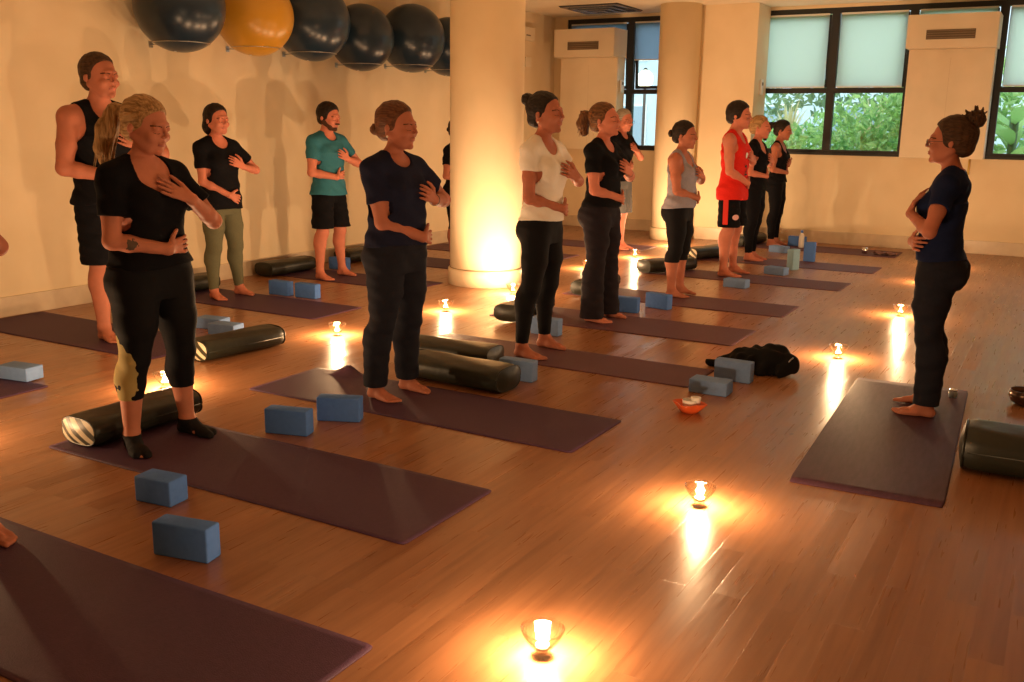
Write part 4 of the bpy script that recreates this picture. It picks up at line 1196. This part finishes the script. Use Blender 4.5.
    if top.get('hem', .50) < .54:
        ho = bottom.get('off', .006) + .006
        bum(Ft2, ho)
        for s in (-1, 1):
            P, R_ = LG_[s]
            Ft2.cone(P[0] + np.array((0, 0, .03)), P[0] * .6 + P[1] * .4, R_[0] + ho + (.012 if bottom.get('shorts') else 0), R_[0] + ho + (.012 if bottom.get('shorts') else 0), .03)
            if bottom.get('shorts'): Ft2.cone(P[0] + np.array((0, s * .008, .02)), P[1], R_[0] + .022, R_[1] + bottom['shorts'] + .012, .02)
    # folds
    amp = top.get('fold', .004)
    p_ = rng.uniform(0, 6, 4)
    fold = amp * (np.sin(Z * 38 + Y * 22 + p_[0]) * np.sin(Y * 17 - Z * 9 + p_[1]) + .6 * np.sin(Z * 70 + X * 30 + Y * 40 + p_[2]))
    Ft2.F += (fold * np.clip((0.86 * H - Z) / .1, 0, 1)).astype(np.float32)
    hem = top.get('hem', .50) * H
    Ft2.F = np.maximum(Ft2.F, (hem + .008 * np.sin(X * 14 + Y * 9 + p_[3]) - Z).astype(np.float32))
    nk = top.get('neck', (.03, .046, .030, .838))   # x, radius y, radius z, z
    Ft2.ell(lx((nk[0] * H, 0, nk[3] * H)), np.array((.085 * H, nk[1] * H, nk[2] * H)), k=.002, cut=True)
    Ft2.ell(lx((-.01 * H, 0, .868 * H)), np.array((.062 * H, .046 * H, .034 * H)), k=.002, cut=True)
    if sl_ <= 0:  # tank: cut the shoulders away
        for s in (-1, 1):
            Ft2.ell(lx((0, s * (sy + .012 * H), .795 * H)), np.array((.10 * H, .050 * H * top.get('arm', 1), .085 * H)), k=.003, cut=True)
    tm_ = mesh_from('top', Ft2.F, Ft2.lo, h, 1)
    tobj = link(top['name'], tm_, top['mat'], root)
    # ---------- bottoms
    bo = bottom.get('off', .006)
    Fp = Field(lo, (hi[0], hi[1], .66 * H), h)
    Fp.torso(T, bo, zlo=.45 * H); bum(Fp, bo)
    for s in (-1, 1):
        P, R_ = LG_[s]; R2 = [r + bo for r in R_]
        for k_, g_ in bottom.get('add', {}).items(): R2[k_] += g_
        Fp.chain(P, R2, .02)
        Fp.ell(P[3] + np.array((-.012, s * .002, .02 * H)), (R_[3] * .92 + bo, R_[3] * .95 + bo, .06 * H), k=.02)
        if bottom.get('flare'):
            kn, an = P[2], P[4]; f_ = bottom['flare']
            Fp.chain([kn, kn * .5 + an * .5 + np.array((-.004, 0, 0)), np.array((an[0] + .012, an[1], .02))], [R_[2] + bo + .006, R_[3] * .9 + f_ * .55, f_ + .035], .015)
        if bottom.get('shorts'):
            hp_, kn = P[0], P[2]; e = hp_ * .25 + kn * .75
            Fp.chain([hp_ + np.array((0, s * .008, .02)), e, kn], [R_[0] + .012, R_[1] + bottom['shorts'], R_[1] + bottom['shorts'] + .004], .02)
    amp = bottom.get('fold', .0010); p_ = rng.uniform(0, 6, 4)
    Xp, Yp, Zp = Fp.coords()
    Fp.F += (amp * (np.sin(Zp * 45 + Yp * 18 + p_[0]) * np.sin(Xp * 25 + Yp * 31 + p_[1]) + .5 * np.sin(Zp * 95 + Xp * 30 + p_[2]))).astype(np.float32)
    Fp.F = np.maximum(Fp.F, (bottom.get('hem', .07) * H - Zp).astype(np.float32))
    Fp.F = np.maximum(Fp.F, (Zp - bottom.get('waist', .615) * H).astype(np.float32))
    pobj = link(bottom['name'], mesh_from('bottoms', Fp.F, Fp.lo, h, 1), bottom['mat'], root)
    if footwear:
        for s in (-1, 1):
            Fs = Field((feet[s][0] - .12, feet[s][1] - .16, -.01), (feet[s][0] + .26, feet[s][1] + .16, .16), .005)
            P, R_ = LG_[s]; fx, fy, fyaw = feet[s]; c_, s_ = math.cos(fyaw), math.sin(fyaw); fr = H / 1.68; o_ = .004
            def fp(u, v, zz): return (fx + (u * c_ - v * s_) * fr, fy + (u * s_ + v * c_) * fr, zz * fr)
            Fs.cone(P[3], P[4], R_[3], R_[4] + o_, .01)
            Fs.cone(P[4], fp(-.022, 0, .028), R_[4] + o_, .030 * fr + o_, .012)
            Fs.cone(fp(-.028, 0, .024), fp(.05, 0, .030), .029 * fr + o_, .030 * fr + o_, .012)
            Fs.cone(P[4], fp(.055, 0, .034), R_[4] * .95 + o_, .026 * fr + o_, .02)
            Fs.cone(fp(.05, 0, .026), fp(.125, -s * .008, .018), .034 * fr + o_, .026 * fr + o_, .012)
            Fs.cone(fp(.12, -s * .018, .016), fp(.172, -s * .024, .014), .026 * fr + o_, .019 * fr + o_, .012)
            Fs.cone(fp(.10, s * .018, .016), fp(.150, s * .022, .014), .026 * fr + o_, .018 * fr + o_, .012)
            x, y, z_ = Fs.coords(); Fs.F = np.maximum(Fs.F, -(z_ - .0002)); Fs.F = np.maximum(Fs.F, (z_ - .075)).astype(np.float32)
            link('sock', mesh_from('sock', Fs.F, Fs.lo, .005, 1), footwear, root)
    return dict(root=root, body=body, top=tobj, bottom=pobj, A=A, Ft=Ft, H=H, hd=hd, lx=lx, LG=LG_, arm_r=arm_r)

BELLY_R = dict(y=-.030, z=.605, ang=.15, hint=(-.45, -.75, -.35))
CHEST_L = dict(y=.085, z=.700, ang=PI - .45, hint=(.15, .8, -.65), off=.03)
def arm_(base, **k):
    d = dict(base); d.update(k); return d

sk_fair = skin_mat('fair', (.52, .20, .125)); sk_tan = skin_mat('tan', (.43, .155, .095)); sk_pink = skin_mat('pink', (.56, .20, .13))
hr_blonde = hair_mat('blonde', (.22, .12, .045), (.50, .31, .14)); hr_auburn = hair_mat('auburn', (.08, .03, .015), (.16, .065, .03))
hr_black = hair_mat('black', (.010, .007, .006), (.028, .018, .013)); hr_brown = hair_mat('brown', (.035, .018, .010), (.08, .04, .02)); hr_grey = hair_mat('grey', (.25, .22, .18), (.42, .37, .30))
hr_curly = hair_mat('curly', (.06, .025, .012), (.20, .09, .035))
c_black = fabric('black', (.006, .006, .008), spec=.08); c_legg = nmat('legging_black', (.006, .006, .008), .75, .12)
c_navy = fabric('navy', (.012, .014, .034), spec=.08); c_navy2 = fabric('navy_b', (.009, .015, .05), spec=.08); c_char = fabric('charcoal', (.013, .014, .022), .8, .1)
c_olive = fabric('olive', (.115, .115, .070)); c_teal = fabric('teal', (.030, .15, .21)); c_white = fabric('white', (.78, .74, .66), amp=1.03)
c_red = fabric('red', (.62, .022, .015)); c_grey = fabric('grey', (.27, .26, .32)); c_dgrey = fabric('dark_grey', (.10, .10, .10))
c_black2 = fabric('black_soft', (.014, .011, .016)); M_sock = fabric('sock_black', (.012, .012, .014))

TEE = dict(name='t_shirt', off=.010, sleeve=.58, loose=.35, hem=.50, fold=.004)
LEG = dict(name='leggings', off=.005, hem=.055, waist=.60)

# -- front woman with ponytail
p1 = person(-3.57, 2.93, .02, 1.60, 'f', 'blonde ponytailed person in black scoop-neck T-shirt and black socks, hand on chest, nearest at left',
    sk_fair, dict(kind='pony', pts=[(-.062, 0, .953), (-.086, -.003, .943), (-.101, -.008, .90), (-.103, -.010, .855), (-.096, -.010, .815)], rs=[.011, .021, .027, .023, .008], wisps=12, line=.040), hr_blonde,
    dict(TEE, mat=c_black, neck=(.045, .062, .070, .825), hem=.545, sleeve=.62, off=.010, loose=.45), dict(name='leggings', mat=c_legg, off=.006, hem=.155, waist=.62, fold=.0008),
    h=.005, girth=1.10, bust=1.15, hips=1.12, belly=.015, feet={-1: (-.04, -.135, -.45), 1: (-.02, .175, .05)},
    rarm=arm_(BELLY_R, y=-.02, z=.600, ang=.10), larm=arm_(CHEST_L, y=.070, z=.735, ang=PI - .55, hint=(.45, .45, -.8)), head=(.12, .22), footwear=M_sock, armr=1.12)
# -- woman in navy
p2 = person(-3.13, 4.19, -.05, 1.61, 'f', 'person in navy T-shirt and charcoal trousers, reddish brown hair tied up, left of the column',
    sk_tan, dict(kind='bun', pos=(-.062, .918, .020), line=.036, vol=1.02), hr_auburn,
    dict(TEE, mat=c_navy, hem=.545, sleeve=.62, loose=.8, neck=(.03, .048, .030, .838)), dict(name='trousers', mat=c_char, off=.009, hem=.045, waist=.59, add={3: .008, 4: .022}, fold=.003),
    h=.005, girth=1.14, bust=1.15, belly=.03, hips=1.02, feet={-1: (-.06, -.12, -.10), 1: (-.03, .12, .05)},
    rarm=arm_(BELLY_R, y=.01, z=.575, ang=-.1), larm=arm_(CHEST_L, y=.10, z=.695, ang=PI - .40), head=(.15, .08), extra=('earring',), armr=1.15)
# -- tall man in black tank
p3 = person(-5.66, 4.33, -.05, 1.93, 'm', 'tall man in black tank top and shorts behind the blonde person by the wall',
    sk_tan, dict(kind='short', line=.032, vol=.98), hr_brown,
    dict(name='tank_top', mat=c_black, off=.010, sleeve=0, hem=.50, loose=.5, neck=(.03, .05, .06, .835), arm=.95), dict(name='shorts', mat=c_black, off=.010, hem=.285, waist=.56, shorts=.030, fold=.005),
    h=.007, girth=1.08, feet={-1: (.0, -.10, -.15), 1: (.0, .10, .15)},
    rarm=arm_(BELLY_R, y=-.045, z=.600, ang=.1), larm=arm_(CHEST_L), head=(.12, .05), armr=1.15)
# -- woman in olive leggings
p4 = person(-6.28, 5.92, -.05, 1.64, 'f', 'person in loose black T-shirt and olive leggings with dark bobbed hair by the left wall',
    sk_pink, dict(kind='bob', line=.036, vol=1.04), hr_black,
    dict(TEE, mat=c_black, hem=.475, sleeve=.62, loose=.9, neck=(.04, .048, .040, .836)), dict(LEG, mat=c_olive, hem=.045),
    h=.006, girth=1.08, bust=1.1, belly=.02, feet={-1: (.02, -.13, -.25), 1: (.02, .15, .12)},
    rarm=arm_(BELLY_R, y=-.02, z=.555, ang=-.35), larm=arm_(CHEST_L), head=(-.05, .05))
# -- man in teal
p5 = person(-6.24, 7.28, .0, 1.69, 'm', 'bearded dark haired man in teal T-shirt and black shorts by the left wall',
    sk_pink, dict(kind='short', line=.040, vol=1.08), hr_black,
    dict(TEE, mat=c_teal, hem=.495, sleeve=.58, loose=.5), dict(name='shorts', mat=c_black, off=.008, hem=.300, waist=.57, shorts=.028, fold=.004),
    h=.006, girth=.98, feet={-1: (.0, -.16, -.20), 1: (.0, .17, .10)},
    rarm=arm_(BELLY_R, z=.600), larm=arm_(CHEST_L), head=(.0, .18), beard=True)
# -- person behind the column
p6 = person(-5.70, 8.74, .0, 1.57, 'f', 'barely visible person behind the round column, dark hair and arm showing at its left edge',
    sk_tan, dict(kind='bun', pos=(-.060, .93, .018)), hr_black,
    dict(TEE, mat=c_black, hem=.50), dict(LEG, mat=c_black, hem=.26),
    h=.008, rarm=arm_(BELLY_R), larm=arm_(CHEST_L))
# -- woman in white
p7 = person(-2.955, 5.54, -.02, 1.71, 'f', 'person in white T-shirt and black leggings with a dark high bun beside the column',
    sk_tan, dict(kind='bun', pos=(-.062, .972, .023), line=.036), hr_black,
    dict(TEE, mat=c_white, hem=.537, sleeve=.42, loose=.2, off=.009, neck=(.04, .050, .046, .834)), dict(LEG, mat=c_legg, hem=.055, waist=.58),
    h=.006, girth=.98, bust=1.12, belly=.01, hips=.95, feet={-1: (-.04, -.17, -.10), 1: (-.06, .17, .02)},
    rarm=arm_(BELLY_R, y=.0, z=.585, ang=-.15), larm=arm_(CHEST_L, off=.04), head=(.02, .0), extra=('earring',))
# -- woman in flared trousers
p8 = person(-3.13, 6.84, .0, 1.68, 'f', 'person in black T-shirt and flared black trousers with a curly ponytail',
    sk_pink, dict(kind='pony', pts=[(-.060, 0, .955), (-.080, .0, .950), (-.092, .004, .922), (-.088, .006, .890)], rs=[.012, .022, .027, .016], wisps=18, line=.036), hr_curly,
    dict(TEE, mat=c_black, hem=.545, sleeve=.55, loose=.25, neck=(.04, .048, .040, .836)), dict(name='flared_trousers', mat=c_black2, off=.007, hem=.018, waist=.595, flare=.060, fold=.003),
    h=.006, girth=1.08, bust=1.15, belly=.012, hips=1.04, feet={-1: (.0, -.14, -.10), 1: (.02, .12, .05)},
    rarm=arm_(BELLY_R, y=.0, z=.585, ang=-.15), larm=arm_(CHEST_L), head=(.0, -.05), armr=1.1)
# -- grey haired man
p9 = person(-4.84, 11.1, -.05, 1.72, 'm', 'grey haired man with glasses, black shirt and grey shorts, in the back row',
    sk_pink, dict(kind='short', line=.036), hr_grey,
    dict(TEE, mat=c_black, hem=.50), dict(name='shorts', mat=c_dgrey, off=.010, hem=.27, waist=.58, shorts=.030),
    h=.007, girth=.98, rarm=arm_(BELLY_R), larm=arm_(CHEST_L, z=.72), head=(-.3, .15), extra=('glasses',))
# -- woman in grey tank
p10 = person(-3.01, 8.24, .0, 1.56, 'f', 'person in pale grey tank top and black cropped leggings with a low dark bun',
    sk_tan, dict(kind='bun', pos=(-.066, .930, .020), line=.036), hr_black,
    dict(name='tank_top', mat=c_grey, off=.009, sleeve=0, hem=.525, loose=.3, neck=(.045, .055, .07, .828), arm=.9), dict(LEG, mat=c_legg, hem=.205, waist=.58),
    h=.006, girth=1.12, bust=1.15, belly=.03, feet={-1: (.0, -.10, -.08), 1: (.0, .12, .05)},
    rarm=arm_(BELLY_R, y=.0, z=.585, ang=-.2), larm=arm_(CHEST_L), head=(.0, .12), armr=1.12)
# -- man in red
p11 = person(-3.00, 9.76, .0, 1.77, 'm', 'man in red sports tank top and black shorts with a red side stripe',
    sk_pink, dict(kind='short', line=.040, vol=1.08), hr_black,
    dict(name='tank_top', mat=c_red, off=.012, sleeve=0, hem=.455, loose=.5, neck=(.03, .05, .06, .835), arm=.9), dict(name='shorts', mat=c_black, off=.010, hem=.295, waist=.56, shorts=.030, fold=.004),
    h=.006, girth=1.0, feet={-1: (.0, -.15, -.10), 1: (.0, .17, .05)},
    rarm=arm_(BELLY_R, y=-.02, z=.555, ang=-.2), larm=arm_(CHEST_L, z=.68), head=(.0, .10))
# -- fair person behind the man in red
p12 = person(-3.14, 11.05, .0, 1.65, 'f', 'fair haired person in black mostly hidden behind the man in red',
    sk_pink, dict(kind='bun', pos=(-.06, .93, .02), line=.034), hr_blonde,
    dict(TEE, mat=c_black, hem=.50, sleeve=.3, neck=(.045, .055, .07, .828)), dict(LEG, mat=c_black),
    h=.007, girth=1.02, rarm=arm_(BELLY_R), larm=arm_(CHEST_L), head=(.0, .10))
# -- far ponytailed woman
p13 = person(-3.30, 12.62, .0, 1.62, 'f', 'dark ponytailed person in black tank and black leggings in front of the wide window',
    sk_tan, dict(kind='pony', pts=[(-.058, 0, .96), (-.085, .0, .945), (-.100, .0, .90), (-.098, .0, .85)], rs=[.016, .022, .022, .009], wisps=10, line=.036), hr_black,
    dict(name='tank_top', mat=c_black, off=.008, sleeve=0, hem=.52, loose=.1, neck=(.045, .055, .07, .828), arm=.9), dict(LEG, mat=c_black, hem=.06),
    h=.007, girth=.94, feet={-1: (.0, -.10, -.08), 1: (.0, .12, .05)}, rarm=arm_(BELLY_R), larm=arm_(CHEST_L, z=.66), head=(.0, .20))
# -- instructor
BELLY_R2 = dict(BELLY_R)
p14 = person(-.55, 5.50, PI + .02, 1.57, 'f', 'instructor in navy T-shirt, black trousers and glasses with a messy dark bun, facing the group',
    sk_tan, dict(kind='bun', pos=(-.055, .988, .028), messy=True, line=.038, vol=1.10), hr_brown,
    dict(TEE, mat=c_navy2, hem=.545, sleeve=.50, loose=.2), dict(name='trousers', mat=c_char, off=.007, hem=.045, waist=.60, add={3: .014, 4: .026}, fold=.003),
    h=.005, girth=1.03, bust=1.05, belly=.012, hips=1.06, feet={-1: (.0, -.11, -.05), 1: (-.02, .14, .05)},
    rarm=arm_(BELLY_R, y=.01, z=.600, ang=.0), larm=dict(y=.075, z=.700, ang=PI - .95, hint=(.1, .55, -.8), off=.03), head=(.0, .02), extra=('glasses',))
# -- partly visible person at the left edge
p16 = person(-3.345, 1.75, .0, 1.62, 'f', 'person on the nearest mat, only an elbow and bare toes entering at the left edge',
    sk_tan, dict(kind='bun', pos=(-.06, .93, .02)), hr_brown, dict(TEE, mat=c_black), dict(LEG, mat=c_black),
    h=.007, feet={-1: (.03, -.10, .0), 1: (.075, .13, .0)}, rarm=arm_(BELLY_R), larm=arm_(CHEST_L, hint=(.2, .6, -1.0)))

# ---- garment details --------------------------------------------------------
def wrist_band(p, s, mat, name='bracelet', r=.004):
    el, wr = p['A'][s][0], p['A'][s][1]; u = Vector(wr - el).normalized(); c = Vector(wr) - u * .012
    a = u.cross(Vector((0, 0, 1))).normalized(); b = u.cross(a); R_ = p['arm_r'][4] + .002
    link(name, tube_me(name, [c + (a * math.cos(t) + b * math.sin(t)) * R_ for t in np.linspace(0, 2 * PI, 20, endpoint=False)], r, 6, True), mat, p['root'])
wrist_band(p2, 1, M_black); wrist_band(p8, 1, M_black)
def wrap_patch(p, name, pts2d, faces, y0, z0, sc_, mat, parent, side=1, lift=.004):
    """flat outline laid on the chest surface: coordinates (u -> -y, v -> z)"""
    V = []
    for u, v in pts2d:
        y = y0 - u * sc_; z = z0 + v * sc_
        x = p['Ft'].surfx(y, z); x = .1 if x is None else x
        V.append((x + lift + .004, y, z))
    me = bpy.data.meshes.new(name); me.from_pydata(V, [], faces)
    return link(name, me, mat, parent)
def text_on(p, txt, y0, z0, size, mat, name):
    cu = bpy.data.curves.new('t', 'FONT'); cu.body = txt; cu.size = size; cu.align_x = 'CENTER'; cu.extrude = .0
    o = bpy.data.objects.new('t', cu); C.objects.link(o)
    dg = bpy.context.evaluated_depsgraph_get(); me = bpy.data.meshes.new_from_object(o.evaluated_get(dg))
    C.objects.unlink(o); bpy.data.objects.remove(o)
    bm = bmesh.new(); bm.from_mesh(me)
    bmesh.ops.triangulate(bm, faces=bm.faces[:])
    bmesh.ops.subdivide_edges(bm, edges=[e for e in bm.edges if e.calc_length() > size * .2], cuts=2)
    for v in bm.verts:
        y = y0 + v.co.x; z = z0 + v.co.y
        xs = [q for q in (p['Ft'].surfx(y, z + d) for d in (-.01, 0, .01)) if q is not None]
        v.co = ((max(xs) if xs else .1) + .009, y, z)
    me2 = bm_done(bm, name); return link(name, me2, mat, p['top'])
M_print_b = nmat('print_black', (.02, .02, .02), .7); M_print_w = nmat('print_white', (.75, .72, .68), .7); M_stripe = nmat('stripe_red', (.65, .03, .02), .8)
text_on(p11, '2', -.045, .600 * p11['H'], .15, M_print_b, 'jersey_number')
def disc_pts(n=16): return [(math.cos(2 * PI * i / n), math.sin(2 * PI * i / n)) for i in range(n)] + [(0, 0)]
DF = [(i, (i + 1) % 16, 16) for i in range(16)]
wrap_patch(p11, 'crest', disc_pts(), DF, -.055, .715 * p11['H'], .030, M_print_w, p11['top'])
wrap_patch(p14, 'chest_logo', disc_pts(), DF, .085, .775 * p14['H'], .014, M_print_w, p14['top'])
# red side stripe and emblem on the shorts of the man in red
P, R_ = p11['LG'][-1]
hip_, kn = P[0], P[2]; Rr = R_[1] + .035
bm = bmesh.new(); rows = []
for i in range(12):
    u = i / 11; c = hip_ * (1 - u) + kn * u; c = c + np.array((0, 0, -.03 * 0))
    if c[2] < .297 * 1.77: break
    rr = (R_[0] + .016) * (1 - u) + Rr * min(1, u * 1.4) * u + (R_[0] + .02) * (1 - u) * 0
    rr = max(R_[0] + .014, R_[1] + .036) if u < .5 else R_[1] + .038
    rows.append([bm.verts.new((c[0] + math.sin(a) * (rr + .004), c[1] - math.cos(a) * (rr + .004), c[2])) for a in (-.22, -.07, .07, .22)])
for i in range(len(rows) - 1):
    for j in range(3): bm.faces.new((rows[i][j], rows[i][j + 1], rows[i + 1][j + 1], rows[i + 1][j]))
link('side_stripe', bm_done(bm, 'side_stripe'), M_stripe, p11['bottom'], smooth=True)
c = hip_ * .38 + kn * .62; rr = R_[1] + .043
bm = bmesh.new(); ctr = bm.verts.new((c[0] + math.sin(.9) * rr, c[1] - math.cos(.9) * rr, c[2]))
ring = [bm.verts.new((c[0] + math.sin(.9 + .32 * math.cos(t)) * rr, c[1] - math.cos(.9 + .32 * math.cos(t)) * rr, c[2] + .028 * math.sin(t))) for t in np.linspace(0, 2 * PI, 16, endpoint=False)]
for i in range(16): bm.faces.new((ctr, ring[i], ring[(i + 1) % 16]))
link('emblem', bm_done(bm, 'emblem'), nmat('emblem_pink', (.8, .45, .45), .7), p11['bottom'])

# tattoo on the forearm and the printed legging of the front woman: spots inside their materials
def add_spot(m, centre, radius, col, nscale=25, thr=.5):
    m2 = m.copy(); N, L = m2.node_tree.nodes, m2.node_tree.links; b = N['Principled BSDF']
    src = b.inputs['Base Color'].links[0].from_socket if b.inputs['Base Color'].links else None
    tc = N.new('ShaderNodeTexCoord'); vm = N.new('ShaderNodeVectorMath'); vm.operation = 'SUBTRACT'; vm.inputs[1].default_value = centre
    L.new(tc.outputs['Object'], vm.inputs[0])
    sc_ = N.new('ShaderNodeVectorMath'); sc_.operation = 'DIVIDE'; sc_.inputs[1].default_value = radius; L.new(vm.outputs[0], sc_.inputs[0])
    ln = N.new('ShaderNodeVectorMath'); ln.operation = 'LENGTH'; L.new(sc_.outputs[0], ln.inputs[0])
    nz = N.new('ShaderNodeTexNoise'); nz.inputs['Scale'].default_value = nscale; nz.inputs['Detail'].default_value = 2; L.new(tc.outputs['Object'], nz.inputs['Vector'])
    ad = N.new('ShaderNodeMath'); ad.operation = 'MULTIPLY_ADD'; ad.inputs[1].default_value = 1.6; L.new(nz.outputs['Fac'], ad.inputs[0]); L.new(ln.outputs['Value'], ad.inputs[2])
    lt = N.new('ShaderNodeMath'); lt.operation = 'LESS_THAN'; lt.inputs[1].default_value = 1.0 + thr; L.new(ad.outputs[0], lt.inputs[0])
    mx = N.new('ShaderNodeMix'); mx.data_type = 'RGBA'; L.new(lt.outputs[0], mx.inputs['Factor'])
    if src: L.new(src, mx.inputs[6])
    else: mx.inputs[6].default_value = b.inputs['Base Color'].default_value
    mx.inputs[7].default_value = (*col, 1); L.new(mx.outputs[2], b.inputs['Base Color'])
    return m2
el, wr = p1['A'][-1][0], p1['A'][-1][1]; tc_ = el * .62 + wr * .38
p1['body'].data.materials[0] = add_spot(sk_fair, tuple(tc_ + np.array((.015, -.02, .0))), (.035, .04, .045), (.10, .07, .05), 40, .35)
kq = p1['LG'][-1][0]; cc_ = kq[2] * .55 + kq[3] * .45
p1['bottom'].data.materials[0] = add_spot(c_legg, tuple(cc_ + np.array((.0, -.055, -.01))), (.085, .055, .20), (.42, .33, .13), 13, .60)

# ================================================================ BLACK JACKET on the floor
Fj = Field((-.45, -.3, -.02), (.45, .3, .25), .007)
Fj.ell((.02, .0, .05), (.22, .14, .075), k=0); Fj.ell((.15, .0, .06), (.15, .12, .085), rot(.3), k=.05)
Fj.ell((-.16, .0, .03), (.16, .07, .04), rot(-.3), k=.04); Fj.ell((-.28, -.01, .02), (.10, .04, .025), rot(.1), k=.03)
Fj.cone((.05, .08, .07), (.22, .05, .12), .035, .025, .03); Fj.cone((.20, .04, .12), (.32, -.04, .07), .035, .04, .02); Fj.cone((.32, -.04, .06), (.24, -.12, .04), .04, .035, .03)
Fj.cone((-.10, -.09, .03), (.12, -.11, .04), .03, .03, .03)
X, Y, Z = Fj.coords()
Fj.F += (.009 * np.sin(X * 21 + Y * 37 + 2 * np.sin(X * 13)) * np.sin(Y * 31 - X * 17 + Z * 20 + 1) + .004 * np.sin(X * 43 - Y * 60 + Z * 40 + 2 * np.sin(Y * 20))).astype(np.float32)
Fj.F = np.maximum(Fj.F, -Z + .0005).astype(np.float32)
jk = empty('jacket', (-1.60, 5.86, 0), .05); jk.scale = (.78, .85, 1.2); tag(jk, 'crumpled black jacket lying on the floor behind two blue blocks', 'jacket')
link('cloth', mesh_from('cloth', Fj.F, Fj.lo, .007, 1), fabric('jacket', (.008, .008, .009)), jk)
link('zip', tube_me('zip', [(.30, -.10, .085), (.315, -.085, .098), (.325, -.06, .102)], .004), nmat('zip_metal', (.5, .5, .5), .3, .5, .9), jk)
